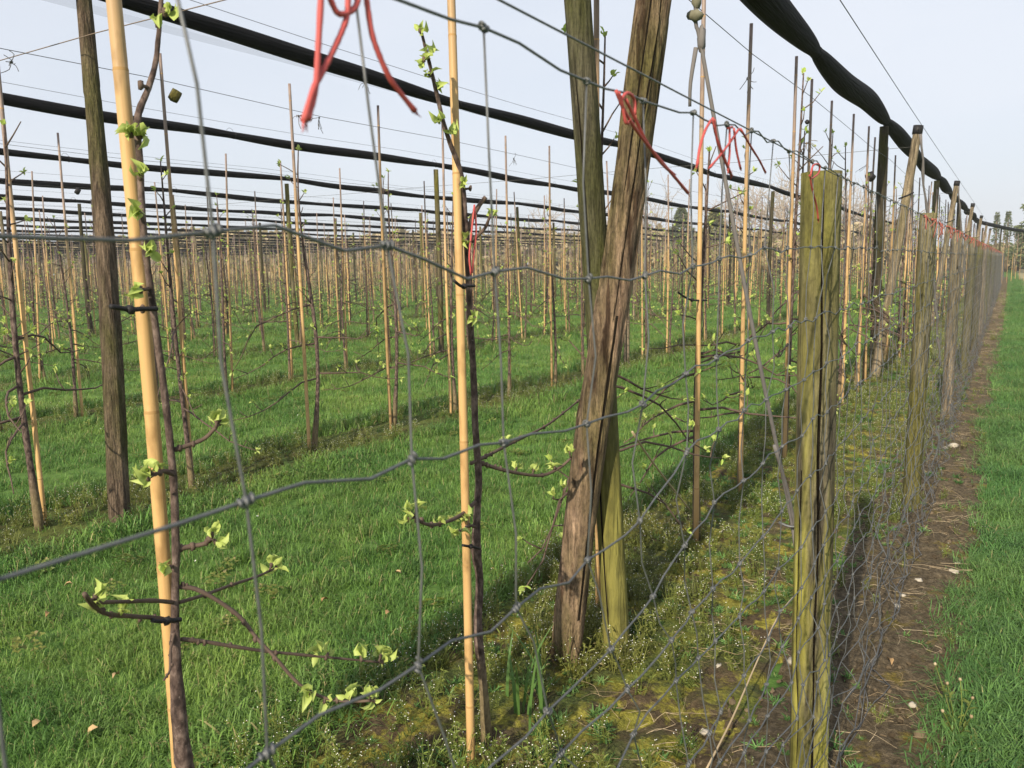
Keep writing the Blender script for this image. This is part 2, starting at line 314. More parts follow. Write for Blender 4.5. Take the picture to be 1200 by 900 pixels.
def link(name, me, parent=None, loc=None, rot=None, sc=None):
    o = bpy.data.objects.new(name, me); C.objects.link(o)
    if parent is not None: o.parent = parent
    if loc is not None: o.location = loc
    if rot is not None: o.rotation_euler = rot
    if sc is not None: o.scale = sc if hasattr(sc, '__len__') else (sc,) * 3
    return o
def tag(o, label=None, cat=None, group=None, kind=None):
    if label: o['label'] = label
    if cat: o['category'] = cat
    if group: o['group'] = group
    if kind: o['kind'] = kind
    return o
def empty(name, loc=(0, 0, 0), rz=0.0):
    o = bpy.data.objects.new(name, None); o.empty_display_size = 0.1; C.objects.link(o); o.location = loc; o.rotation_euler = (0, 0, rz); return o
def np_mesh(name, V, T, mat, smooth=False, mi=None):
    me = bpy.data.meshes.new(name); n = len(T)
    me.vertices.add(len(V)); me.vertices.foreach_set('co', np.ascontiguousarray(V, np.float32).ravel())
    me.loops.add(n * 3); me.loops.foreach_set('vertex_index', np.ascontiguousarray(T, np.int32).ravel())
    me.polygons.add(n); me.polygons.foreach_set('loop_start', np.arange(0, n * 3, 3, dtype=np.int32))
    try: me.polygons.foreach_set('loop_total', np.full(n, 3, np.int32))
    except Exception: pass
    for m in (mat if isinstance(mat, (list, tuple)) else [mat]): me.materials.append(M[m])
    if mi is not None: me.polygons.foreach_set('material_index', np.asarray(mi, np.int32))
    me.update(calc_edges=True); me.validate(); return me
def smooth_path(P, k=4):                         # Catmull-Rom
    P = np.asarray(P, float)
    if len(P) < 3: return np.array([P[0] + (P[-1] - P[0]) * t for t in np.linspace(0, 1, k + 1)])
    Q = np.vstack([2 * P[0] - P[1], P, 2 * P[-1] - P[-2]]); out = []
    for i in range(1, len(Q) - 2):
        for t in np.arange(k) / k:
            a, b_, c, d = Q[i - 1:i + 3]
            out.append(0.5 * (2 * b_ + (c - a) * t + (2 * a - 5 * b_ + 4 * c - d) * t * t + (3 * b_ - a - 3 * c + d) * t ** 3))
    out.append(P[-1]); return np.array(out)
ORD = 'zeroth first second third fourth fifth sixth seventh eighth ninth tenth eleventh twelfth thirteenth fourteenth fifteenth sixteenth seventeenth eighteenth nineteenth'.split()
TENS = {2: ('twenty', 'twentieth'), 3: ('thirty', 'thirtieth'), 4: ('forty', 'fortieth'), 5: ('fifty', 'fiftieth'), 6: ('sixty', 'sixtieth'), 7: ('seventy', 'seventieth'), 8: ('eighty', 'eightieth'), 9: ('ninety', 'ninetieth')}
def ordinal(n):
    if n < 20: return ORD[n]
    t, u = divmod(n, 10)
    return TENS[t][1] if u == 0 else TENS[t][0] + '-' + ORD[u]
# value noise
_lat = rng.random((256, 256))
def vnoise(x, y, seed=0):
    x = np.asarray(x, float) + seed * 17.31; y = np.asarray(y, float) + seed * 7.77
    xi = np.floor(x).astype(int); yi = np.floor(y).astype(int); fx = x - xi; fy = y - yi
    fx = fx * fx * (3 - 2 * fx); fy = fy * fy * (3 - 2 * fy)
    a = _lat[xi % 256, yi % 256]; b_ = _lat[(xi + 1) % 256, yi % 256]; c = _lat[xi % 256, (yi + 1) % 256]; d = _lat[(xi + 1) % 256, (yi + 1) % 256]
    return (a * (1 - fx) + b_ * fx) * (1 - fy) + (c * (1 - fx) + d * fx) * fy
def fbm(x, y, seed=0): return 0.55 * vnoise(x, y, seed) + 0.3 * vnoise(x * 2.1, y * 2.1, seed + 1) + 0.15 * vnoise(x * 4.3, y * 4.3, seed + 2)
def height(x, y):
    r = np.sqrt(np.asarray(x) ** 2 + np.asarray(y) ** 2)
    return (fbm(np.asarray(x) / 1.3, np.asarray(y) / 1.3, 3) - 0.5) * 0.05 * np.clip(1.4 - r / 40, 0, 1)
ROW0, PITCH, NROWS = 1.40, 3.42, 30
def rowX(k): return -(ROW0 + PITCH * k)

# ------------------------------------------------------------------ ground
def grid_mesh(name, xs, ys, zf, mat):
    X, Yg = np.meshgrid(xs, ys, indexing='ij'); Zg = zf(X, Yg); V = np.stack([X, Yg, Zg], -1).reshape(-1, 3)
    ny = len(ys); i, j = np.meshgrid(np.arange(len(xs) - 1), np.arange(ny - 1), indexing='ij'); a = (i * ny + j).ravel()
    T = np.concatenate([np.stack([a, a + ny, a + ny + 1], 1), np.stack([a, a + ny + 1, a + 1], 1)])
    me = np_mesh(name, V, T, mat); me.polygons.foreach_set('use_smooth', [True] * len(T)); o = link(name, me); return o
xs = np.concatenate([[-900, -400, -200, -120, -80, -55], np.arange(-40, -14, 1.0), np.arange(-14, 4, 0.16), np.arange(4, 14, 1.0), [16, 25, 50, 100, 200, 400, 900]])
ys = np.concatenate([[-60, -20, -8], np.arange(-3, 18, 0.18), np.arange(18, 60, 1.0), [62, 75, 90, 120, 160, 250, 400, 700, 1500]])
tag(grid_mesh('ground', xs, ys, height, 'ground_turf'), 'mown grass lanes of the orchard and the grass track outside its fence', kind='structure')
def strip_sheet(name, x0, x1, y0, y1, dx, dy, mat, amp, seed, lift, label, taper=0.16):
    def zf(x, y):
        e = np.minimum(x - x0, x1 - x) / taper + (fbm(x * 3, y * 3, seed) - 0.5) * 1.6
        e = np.clip(e, -0.3, 1)
        lump = (fbm(x * 5.5, y * 5.5, seed + 3) - 0.4) * amp + (vnoise(x * 23, y * 23, seed + 5) - 0.5) * amp * 0.5 + (vnoise(x * 55, y * 55, seed + 6) - 0.5) * amp * 0.25
        return height(x, y) + np.where(e > 0.05, lift + lump * np.clip(e, 0, 1), -0.05 + 0.05 * np.clip(e, -0.3, 0.05))
    return tag(grid_mesh(name, np.arange(x0, x1 + dx / 2, dx), np.concatenate([np.arange(y0, min(y1, 7), dy), np.arange(7, y1, dy * 4)]) if y1 > 7 else np.arange(y0, y1, dy), zf, mat), label, kind='structure')
strip_sheet('planting_strip', -1.85, -0.62, 0.6, 70, 0.025, 0.025, 'planting_soil', 0.05, 21, 0.022, 'mossy weed grown strip under the tree row by the fence')
strip_sheet('soil_verge', -0.66, -0.05, 0.6, 70, 0.022, 0.025, 'verge_soil', 0.045, 33, 0.02, 'bare brown soil verge along the foot of the fence', 0.12)
for k in (1, 2):
    strip_sheet('planting_strip', rowX(k) - 0.36, rowX(k) + 0.36, 1.2 * k, 45, 0.06, 0.06, 'weedy_soil', 0.04, 40 + k, 0.014, 'weedy strip under the %s tree row from the fence' % ordinal(k + 1), 0.2)

# ------------------------------------------------------------------ scattering (grass and weeds)
proto_col = {}
def scatter(name, protos, pts, rz, sc, idx, label, tilt=0.15):
    col = bpy.data.collections.new(name + '_source')
    for p in protos: col.objects.link(p)
    me = bpy.data.meshes.new(name); n = len(pts)
    me.vertices.add(n); me.vertices.foreach_set('co', np.ascontiguousarray(pts, np.float32).ravel())
    a = me.attributes.new('rot', 'FLOAT_VECTOR', 'POINT'); R = np.stack([rng.normal(0, tilt, n), rng.normal(0, tilt, n), rz], 1); a.data.foreach_set('vector', R.astype(np.float32).ravel())
    a = me.attributes.new('size', 'FLOAT', 'POINT'); a.data.foreach_set('value', np.asarray(sc, np.float32))
    a = me.attributes.new('pick', 'INT', 'POINT'); a.data.foreach_set('value', np.asarray(idx, np.int32))
    o = link(name, me); ng = bpy.data.node_groups.new(name + '_nodes', 'GeometryNodeTree')
    ng.interface.new_socket('Geometry', in_out='INPUT', socket_type='NodeSocketGeometry'); ng.interface.new_socket('Geometry', in_out='OUTPUT', socket_type='NodeSocketGeometry')
    gi = ng.nodes.new('NodeGroupInput'); go = ng.nodes.new('NodeGroupOutput'); ip = ng.nodes.new('GeometryNodeInstanceOnPoints'); ci = ng.nodes.new('GeometryNodeCollectionInfo')
    ci.inputs[0].default_value = col; ci.inputs[1].default_value = True; ci.inputs[2].default_value = True
    def attr(nm, ty):
        q = ng.nodes.new('GeometryNodeInputNamedAttribute'); q.data_type = ty; q.inputs[0].default_value = nm; return q.outputs[0]
    ip.inputs['Pick Instance'].default_value = True
    ng.links.new(gi.outputs[0], ip.inputs['Points']); ng.links.new(ci.outputs[0], ip.inputs['Instance'])
    ng.links.new(attr('pick', 'INT'), ip.inputs['Instance Index']); ng.links.new(attr('rot', 'FLOAT_VECTOR'), ip.inputs['Rotation']); ng.links.new(attr('size', 'FLOAT'), ip.inputs['Scale'])
    ng.links.new(ip.outputs[0], go.inputs[0])
    md = o.modifiers.new('scatter', 'NODES'); md.node_group = ng
    return tag(o, label, kind='stuff')
def clump(name, mat, nb, rad, hmin, hmax, wid, bend=0.6, seed=0):
    rs = np.random.default_rng(seed); m = MB()
    for q in range(nb):
        a = rs.uniform(0, 2 * PI); r = rad * math.sqrt(rs.random()); base = np.array([r * math.cos(a), r * math.sin(a), -0.012])
        h = rs.uniform(hmin, hmax); ph = rs.uniform(0, 2 * PI); d = np.array([math.cos(ph), math.sin(ph), 0]); sd = np.array([-d[1], d[0], 0]) * wid * rs.uniform(0.7, 1.2) / 2
        be = bend * rs.uniform(0.3, 1.3) * h
        p1 = base + np.array([0, 0, h * 0.5]) + d * be * 0.22; p2 = base + np.array([0, 0, h * 0.85]) + d * be * 0.6; p3 = base + np.array([0, 0, h * (1 - 0.25 * be / h)]) + d * be * 1.1
        m.add([base - sd, base + sd, p1 + sd * .9, p1 - sd * .9, p2 + sd * .6, p2 - sd * .6, p3], [[0, 1, 2, 3], [3, 2, 4, 5], [5, 4, 6]])
    return bpy.data.objects.new(name, m.mesh(name, mat, False))
def scatter_area(x0, x1, y0, y1, dens, mask=None, cap=10 ** 6):
    n = int(dens * (x1 - x0) * (y1 - y0)); x = rng.uniform(x0, x1, n); y = rng.uniform(y0, y1, n)
    c = np.stack([x, y, np.zeros(n) - CAM_H], 1) @ RB; ok = (c[:, 2] > 0.2)
    u = 600 + FPX * c[:, 0] / np.maximum(c[:, 2], .2); v = 450 + FPX * c[:, 1] / np.maximum(c[:, 2], .2)
    ok &= (u > -120) & (u < 1320) & (v < 1060)
    if mask is not None: ok &= mask(x, y)
    return x[ok], y[ok]
def row_dist(x):
    u = np.mod(-x - ROW0 + PITCH / 2, PITCH) - PITCH / 2; return np.abs(u)
def lane(x, y):
    d = row_dist(x); ed = 0.36 + (fbm(x * 2, y * 2, 9) - 0.5) * 0.35
    edge1 = -1.84 + (fbm(x * 0 + 5, y * 1.6, 12) - 0.5) * 0.35
    return ((d > ed) | (rng.random(len(x)) < 0.16)) & (x < edge1)
G = []
for dens, bands in ((430, (0.4, 3.6)), (250, (3.6, 6.5)), (125, (6.5, 11)), (52, (11, 20)), (15, (20, 36)), (6, (36, 70))):
    y0, y1 = bands; x, y = scatter_area(-min(70, 1.95 * y1 + 1), -1.55, max(0, 0), y1, dens, None)
    r = np.hypot(x, y); k = (r >= y0) & (r < y1); x, y = x[k], y[k]; k = lane(x, y); x, y = x[k], y[k]; r = np.hypot(x, y)
    patch = fbm(x * 1.1, y * 1.1, 4); s = (0.62 + 0.62 * patch) * (1 + 0.55 * np.clip((r - 5) / 15, 0, 1.6)) * rng.uniform(0.8, 1.25, len(x))
    d = row_dist(x); s *= 1 + 0.75 * np.exp(-((d - 0.5) / 0.15) ** 2)
    G.append((x, y, s))
x, y, s = [np.concatenate(q) for q in zip(*G)]
gprot = [clump('grass_tuft', 'grass', 36, 0.075, 0.03, 0.072, 0.0038, 0.9, i) for i in range(4)] + [clump('grass_tuft', 'grass', 24, 0.05, 0.05, 0.10, 0.0042, 0.8, 10 + i) for i in range(2)]
idx = np.where(rng.random(len(x)) < 0.90, rng.integers(0, 4, len(x)), rng.integers(4, 6, len(x)))
scatter('lane_grass', gprot, np.stack([x, y, height(x, y)], 1), rng.uniform(0, 6.28, len(x)), s, idx, 'short spring grass growing in the lanes between the tree rows', 0.12)
NG = len(x)
G = []
for dens, (y0, y1) in ((420, (0.8, 4.5)), (230, (4.5, 9)), (90, (9, 18)), (34, (18, 34)), (12, (34, 62))):
    x, y = scatter_area(-0.25, min(0.16 * y1 + 0.5, 4), 0.6, y1, dens); k = (y >= y0); x, y = x[k], y[k]
    e = -0.10 + (fbm(y * 1.7, y * 0 + 3, 15) - 0.5) * 0.22 + np.clip((y - 15) / 90, 0, .35); k = x > e; x, y = x[k], y[k]
    tr = (np.abs(x - 1.15) < 0.5) & (y > 32) & (rng.random(len(x)) < 0.8); x, y = x[~tr], y[~tr]
    s = (0.75 + 0.6 * fbm(x * 1.6, y * 1.6, 6)) * rng.uniform(0.8, 1.25, len(x)) * (1 + 0.4 * np.clip((y - 8) / 15, 0, 1.5)); G.append((x, y, s))
x, y, s = [np.concatenate(q) for q in zip(*G)]
pprot = [clump('path_tuft', 'path_grass', 44, 0.075, 0.035, 0.085, 0.0034, 1.1, 30 + i) for i in range(4)]
scatter('track_grass', pprot, np.stack([x, y, height(x, y)], 1), rng.uniform(0, 6.28, len(x)), s, rng.integers(0, 4, len(x)), 'lush blue green grass of the track outside the fence', 0.15)
# white-flowered weeds of the planting strips
def weed(name, seed, nst, h0, h1):
    rs = np.random.default_rng(seed); m = MB()
    for q in range(nst):
        a = rs.uniform(0, 2 * PI); r = 0.03 * rs.random(); h = rs.uniform(h0, h1); lean = rs.normal(0, 0.22, 2) * h
        P = [[r * math.cos(a), r * math.sin(a), -0.01], [r * math.cos(a) + lean[0] * .4, r * math.sin(a) + lean[1] * .4, h * .55], [r * math.cos(a) + lean[0], r * math.sin(a) + lean[1], h]]
        m.tube(P, [0.0014, 0.0011, 0.0008], 3, 0, False); tip = np.array(P[-1]); mid = np.array(P[1])
        for e in range(5):
            t = rs.uniform(0.1, 0.95); pp = np.array(P[0]) * (1 - t) + tip * t; ph = rs.uniform(0, 2 * PI)
            m.leaf(pp, [math.cos(ph), math.sin(ph), rs.uniform(.0, .9)], np.array([0, 0, 1.0]), rs.uniform(0.012, 0.03), 0.007, 0)
        for e in range(rs.integers(0, 3)):
            c = tip + rs.normal(0, 0.007, 3); c[2] = tip[2] - rs.uniform(0, 0.02); q = 0.0023
            m.add([c + [q, 0, 0], c + [0, q, 0], c + [-q, 0, 0], c + [0, -q, 0], c + [0, 0, q * .8], c - [0, 0, q * .6]], [[0, 1, 4], [1, 2, 4], [2, 3, 4], [3, 0, 4], [1, 0, 5], [2, 1, 5], [3, 2, 5], [0, 3, 5]], 1)
    for e in range(9):
        ph = rs.uniform(0, 2 * PI); m.leaf([0, 0, 0], [math.cos(ph), math.sin(ph), rs.uniform(.15, .8)], np.array([0, 0, 1.0]), rs.uniform(0.02, 0.045), 0.011, 0)
    return bpy.data.objects.new(name, m.mesh(name, ['weed', 'petal'], False))
wprot = [weed('strip_weed', 50 + i, 7, 0.06, 0.17) for i in range(4)]
G = []
for dens, (y0, y1) in ((330, (0.8, 5)), (190, (5, 10)), (70, (10, 20)), (20, (20, 40))):
    x, y = scatter_area(-1.95, -0.45, 0.6, y1, dens); k = (y >= y0); x, y = x[k], y[k]
    # thick by the trees, thinning out towards the fence where the moss is bare
    pr = np.clip(1.25 - np.clip((x + 1.5) / 0.7, 0, 2), 0.06, 1) * np.where(y > 5, 1, 1) * np.clip((fbm(x * 2.6, y * 2.6, 8) - 0.28) * 3.2, 0.03, 1)
    pr = np.where(y > 4.6, np.maximum(pr, 0.4), pr); k = rng.random(len(x)) < pr; x, y = x[k], y[k]
    G.append((x, y, rng.uniform(0.55, 1.15, len(x)) * (1 + 0.3 * np.clip((y - 6) / 10, 0, 1))))
for dens, (y0, y1) in ((26, (2, 7)), (26, (7, 14)), (14, (14, 26)), (7, (26, 45))):
    x, y = scatter_area(-.62, .02, y0, y1, dens); k = fbm(x * 3, y * 1.4, 23) > .46; x, y = x[k], y[k]; G.append((x, y, rng.uniform(.3, .75, len(x)) * (1 + .5 * np.clip((y - 7) / 20, 0, 1))))
for kk in range(1, 6):
    x, y = scatter_area(rowX(kk) - 0.42, rowX(kk) + 0.42, 0.5, 9 + 8 * kk, 110 / kk ** 1.1); k = fbm(x * 2, y * 1.2, 60 + kk) > 0.36; x, y = x[k], y[k]
    G.append((x, y, rng.uniform(0.5, 1.0, len(x)) * (1 + 0.12 * kk)))
x, y, s = [np.concatenate(q) for q in zip(*G)]
scatter('flowering_weeds', wprot, np.stack([x, y, height(x, y) + 0.012], 1), rng.uniform(0, 6.28, len(x)), s, rng.integers(0, 4, len(x)), 'small olive weeds with tiny white flowers under the tree rows', 0.2)
def crumb(seed):
    m = MB(); r_ = random.Random(seed); m.blob((0, 0, 0), 0.0075, 6, 4, .32, (1.2, 1, .7), 0, r_); return bpy.data.objects.new('crumb', m.mesh('crumb', 'clod', False))
G = []
for dens, (y0, y1) in ((520, (0.8, 4)), (260, (4, 8)), (90, (8, 16))):
    x, y = scatter_area(-0.75, -0.03, 0.6, y1, dens, lambda x, y: (y >= 0)); k = (y >= y0) & (fbm(x * 4, y * 4, 71) > rng.uniform(.3, .6, len(x))); G.append((x[k], y[k]))
x, y = [np.concatenate(q) for q in zip(*G)]
scatter('soil_crumbs', [crumb(90 + i) for i in range(4)], np.stack([x, y, height(x, y) + 0.022], 1), rng.uniform(0, 6.28, len(x)), rng.gamma(2.0, .30, len(x)) + .2, rng.integers(0, 4, len(x)), 'loose brown crumbs of soil on the verge below the fence', 1.0)
# low green rosettes and dead stalks on the verge, daisies in the lanes
def rosette(seed):
    rs = np.random.default_rng(seed); m = MB()
    for e in range(26):
        ph = rs.uniform(0, 2 * PI); m.leaf(np.append(rs.normal(0, .012, 2), 0), [math.cos(ph), math.sin(ph), rs.uniform(.2, 1.6)], np.array([0, 0, 1.0]), rs.uniform(0.025, 0.06), 0.006, 0)
    return bpy.data.objects.new('rosette', m.mesh('rosette', 'path_grass', False))
def clover(seed):
    rs = np.random.default_rng(seed); m = MB()
    for e in range(16):
        a = rs.uniform(0, 6.28); r = .06 * math.sqrt(rs.random()); p = np.array([r * math.cos(a), r * math.sin(a), rs.uniform(.03, .055)]); ph = rs.uniform(0, 6.28)
        for q in range(3): m.leaf(p, [math.cos(ph + q * 2.1), math.sin(ph + q * 2.1), rs.uniform(0, .5)], np.array([0, 0, 1.0]), .016, .014, 0)
    return bpy.data.objects.new('clover', m.mesh('clover', 'weed', False))
def straw(seed):
    rs = np.random.default_rng(seed); m = MB()
    for e in range(7):
        a = rs.uniform(0, 2 * PI); L = rs.uniform(0.06, 0.2); p = np.append(rs.normal(0, .05, 2), rs.uniform(0.0, 0.02)); d = np.array([math.cos(a), math.sin(a), 0]); sdv = np.array([-d[1], d[0], 0]) * rs.normal(0, .03)
        q1 = p + d * L * .35 + sdv + [0, 0, rs.uniform(0.002, .015)]; m.tube(smooth_path([p, q1, q1 + d * L * .3 - sdv * .6 + [0, 0, -.003], p + d * L + sdv * rs.normal(0, 2)], 2), [0.0008, 0.0007, 0.0004], 3, 0, False)
    return bpy.data.objects.new('straw', m.mesh('straw', 'dry_straw', False))
x, y = scatter_area(-1.75, -0.1, 0.8, 12, 190, lambda x, y: (fbm(x * 3, y * 3, 14) > 0.42) & (rng.random(len(x)) < np.clip(-x * .9, .12, 1)))
scatter('verge_rosettes', [rosette(70 + i) for i in range(3)], np.stack([x, y, height(x, y) + 0.02], 1), rng.uniform(0, 6.28, len(x)), rng.uniform(.35, 1.0, len(x)), rng.integers(0, 3, len(x)), 'low green seedlings scattered over moss and soil', 0.2)
x, y = scatter_area(-12, -1.95, .5, 12, 5, lambda x, y: fbm(x * 1.3, y * 1.3, 19) > 0.5)
scatter('lane_weeds', [clover(95 + i) for i in range(3)], np.stack([x, y, height(x, y)], 1), rng.uniform(0, 6.28, len(x)), rng.uniform(.6, 1.3, len(x)), rng.integers(0, 3, len(x)), 'small broad leaved weeds between the grass blades of the lanes', 0.2)
x, y = scatter_area(-1.1, -0.02, 0.8, 40, 15)
scatter('dry_stalks', [straw(80 + i) for i in range(3)], np.stack([x, y, height(x, y) + 0.028], 1), rng.uniform(0, 6.28, len(x)), rng.uniform(.5, 1.25, len(x)), rng.integers(0, 3, len(x)), 'dead straw stalks lying on the soil below the fence', 0.1)
def daisy():
    m = MB(); m.tube([[0, 0, 0], [0, 0, .05]], .0008, 3, 1, False)
    for e in range(8):
        a = e * PI / 4; m.add([[0, 0, .052], [.009 * math.cos(a - .3), .009 * math.sin(a - .3), .054], [.012 * math.cos(a), .012 * math.sin(a), .053], [.009 * math.cos(a + .3), .009 * math.sin(a + .3), .054]], [[0, 1, 2, 3]], 0)
    return bpy.data.objects.new('daisy', m.mesh('daisy', ['petal', 'grass'], False))
x, y = scatter_area(-14, -1.9, 1, 14, 1.6, lambda x, y: fbm(x * .8, y * .8, 31) > 0.42)
scatter('daisies', [daisy()], np.stack([x, y, height(x, y) + 0.01], 1), rng.uniform(0, 6.28, len(x)), rng.uniform(.4, .7, len(x)), np.zeros(len(x)), 'small white daisies dotted through the lane grass', 0.3)

# ------------------------------------------------------------------ bamboo stakes
def stake_mb(H=2.9, r0=0.0148, r1=0.0108, n=10, gap=0.34, seed=0, nodes=True):
    rs = np.random.default_rng(seed); P = []; R = []; I = []; zz = -0.25; z_nodes = []
    z = 0.12 + rs.uniform(0, .2)
    while z < H - 0.05: z_nodes.append(z); z += gap * rs.uniform(.75, 1.25)
    bow = rs.normal(0, 0.012, 2)
    def cx(z): t = z / H; return [bow[0] * math.sin(PI * t), bow[1] * math.sin(PI * t)]
    def rad(z): return r0 + (r1 - r0) * max(z, 0) / H
    zs = [(-0.2, 1.0, 0)]
    for z in z_nodes:
        if nodes: zs += [(z - 0.012, 0.995, 0), (z - 0.004, 1.035, 1), (z - 0.001, 1.03, 1), (z + 0.002, 0.97, 1), (z + 0.015, 0.99, 0)]
        else: zs += [(z, 1.04, 0)]
    zs.append((H, 1.0, 0)); m = MB()
    P = [[*cx(z), z] for z, _, _ in zs]; R = [rad(z) * q for z, q, _ in zs]
    m.tube(P, R, n, 0, True)
    if nodes:                                     # node rings take the darker skin
        for i in range(len(zs) - 1):
            if zs[i][2] and zs[i + 1][2]:
                for j in range(n): m.I[i * n + j] = 1
    return m
STK = [stake_mb(seed=i).mesh('bamboo_stake', ['old_bamboo', 'bamboo_node']) for i in range(5)]
STK_LO = [stake_mb(r0=.0145, r1=.0105, n=6, seed=20 + i, gap=.45, nodes=False).mesh('bamboo_stake', ['old_bamboo']) for i in range(3)]
def stake(a, b_, label, group='bamboo stakes tied to the young apple trees', mesh=None):
    a = Vector(a); d = Vector(b_) - a; base = a - d * (a.z / d.z)
    top = base + d * (2.9 / d.z) if d.z else base
    o = link('bamboo_stake', mesh or random.choice(STK), None, base); o.rotation_euler = d.to_track_quat('Z', 'Y').to_euler()
    return tag(o, label, 'stake', group)

# ------------------------------------------------------------------ apple trees
def cluster(m, p, d, n, L, rs, mi=0):
    d = np.asarray(d, float)
    for e in range(n):
        q = d + rs.normal(0, 0.75, 3); q[2] += 0.35
        m.leaf(np.asarray(p) + rs.normal(0, .004, 3), q, np.array([0, 0, 1.0]) + rs.normal(0, .4, 3), L * rs.uniform(.6, 1.2), L * rs.uniform(.4, .6), mi)
def tree_variant(seed, H=2.35, lo=False):
    rs = np.random.default_rng(seed); nz = 7 if lo else 16
    zs = np.linspace(-0.05, H, nz); w1 = rs.normal(0, .02, 2); w2 = rs.normal(0, .025, 2); p1 = rs.uniform(0, 6, 2)
    cx = np.stack([w1[0] * np.sin(zs * 2.1 + p1[0]) + w2[0] * zs / H, w1[1] * np.sin(zs * 2.6 + p1[1]) + w2[1] * zs / H, zs], 1)
    R = np.interp(zs, [0, .2, .32, 1.2, H], [.023, .022, .0165, .0125, .0042]); R = R * rs.uniform(.92, 1.08, nz)
    tr = MB(); tr.tube(cx, R, 4 if lo else 8, 0, True); lv = MB(); br = []
    def at(z): return np.array([np.interp(z, zs, cx[:, i]) for i in range(3)])
    nlong = rs.integers(5, 8)
    specs = [(rs.uniform(.55, 1.15), rs.uniform(.4, .9), 1) for q in range(nlong)] + [(z, rs.uniform(.04, .24), 0) for z in np.arange(.85, H - .1, .10 if lo else .095)]
    for z, L, long in specs:
        m = MB(); a = rs.uniform(0, 2 * PI)
        if long: a = (PI / 2 if rs.random() < .5 else -PI / 2) + rs.normal(0, .75)
        d = np.array([math.cos(a), math.sin(a), rs.uniform(-.15, .25) if long else rs.uniform(.2, 1.2)]); d /= np.linalg.norm(d)
        k = (4 if lo else 7) if long else 3; P = [at(z)]; dd = d.copy()
        for q in range(k - 1):
            dd = dd + rs.normal(0, .16, 3) + (np.array([0, 0, -.13 if q < k / 2 else .12]) if long else np.array([0, 0, .1])); dd /= np.linalg.norm(dd); P.append(P[-1] + dd * L / (k - 1))
        P = np.array(P); r0 = .0075 if long else .0045
        m.tube(P, np.linspace(r0, .0025, len(P)), 3 if lo else 6, 0, True); tips = [(P[-1], dd)]
        if long:
            for q in range(2, len(P) - 1):
                if rs.random() < .75:
                    d2 = np.array([rs.normal(0, .6), rs.normal(0, .6), rs.uniform(.2, 1)]); d2 /= np.linalg.norm(d2); l2 = rs.uniform(.03, .14)
                    e = P[q] + d2 * l2; m.tube([P[q], (P[q] + e) / 2 + rs.normal(0, .006, 3), e], [.0035, .003, .0022], 3 if lo else 5, 0, True); tips.append((e, d2))
        br.append((m, long))
        for e, d2 in tips:
            if lo:
                if rs.random() < .8: cluster(lv, e, d2, 4, .055, rs)
            elif rs.random() < .85: cluster(lv, e, d2, rs.integers(4, 7), .034, rs)
    top = cx[-1]; cluster(lv, top, [0, 0, 1], 3 if lo else 5, .04, rs)
    return tr, br, lv
VAR = []
for i in range(7):
    tr, br, lv = tree_variant(100 + i, 2.1 + .08 * i)
    spurs = MB(); longs = []
    for m, lg in br:
        if lg: longs.append(m.mesh('branch', 'twig'))
        else:
            for V_, in [(v,) for v in m.V]: pass
            longs.append(m.mesh('spur', 'twig'))
    VAR.append((tr.mesh('trunk', 'bark'), longs, lv.mesh('leaves', 'leaf', False), [lg for _, lg in br]))
def merged(mbs):
    o = MB()
    for m in mbs:
        V = np.concatenate(m.V); o.add(V, m.F)
    return o
VAR_MID = []
for i in range(5):
    tr, br, lv = tree_variant(200 + i, 2.1 + .1 * i)
    VAR_MID.append((tr.mesh('trunk', 'bark'), merged([m for m, _ in br]).mesh('twigs', 'twig'), lv.mesh('leaves', 'leaf_far', False)))
FAR = []
for i in range(6):
    tr, br, lv = tree_variant(300 + i, 2.1 + .1 * i, True); FAR.append((tr.arrays(), merged([m for m, _ in br]).arrays(), lv.arrays()))
def plant_tree(x, y, label, group, rz, full=True, sc=1.0, vi=None):
    t = empty('apple_tree', (x, y, float(height(x, y))), rz); t.scale = (sc, sc, sc); tag(t, label, 'apple tree', group)
    if full:
        v = VAR[vi if vi is not None else random.randrange(len(VAR))]; link('trunk', v[0], t)
        for me, lg in zip(v[1], v[3]): link('branch' if lg else 'spur', me, t)
        o = link('leaves', v[2], t); o['kind'] = 'stuff'
    else:
        v = random.choice(VAR_MID); link('trunk', v[0], t); o = link('twigs', v[1], t); o['kind'] = 'stuff'; o = link('leaves', v[2], t); o['kind'] = 'stuff'
    return t

# where the trees stand: surveyed near ones, then a metre apart
ROWY = {0: [3.05, 4.13, 5.15, 6.13, 6.95, 7.98, 8.82, 9.72], 1: [1.55, 2.58, 3.60, 4.71, 5.76, 6.72, 7.88, 8.86], 2: [3.2, 4.0, 4.9, 5.9, 6.87, 7.87]}
spots = []
for k in range(NROWS):
    ys_ = list(ROWY.get(k, [])); y = ys_[-1] if ys_ else 0.3 * -rowX(k) + random.uniform(0, 1)
    while y < (62 if k else 58): y += (0.95 if k == 0 else 1.0) + random.uniform(-.07, .07); ys_.append(y)
    for y in ys_:
        p = (rowX(k) + random.uniform(-.05, .05), y, 1.2)
        if in_frame(p, 60): spots.append((project(p)[2], k, p[0], y))
order = sorted(range(len(spots)), key=lambda i: spots[i][0]); near = set(order[:298]); full = set(order[:150])
per_row = {}
for i in near: per_row.setdefault(spots[i][1], []).append(i)
rank = {}
for k, L in per_row.items():
    for q, i in enumerate(sorted(L, key=lambda i: project((spots[i][2], spots[i][3], 1.0))[0])): rank[i] = q + 1
farT = []; farS = []
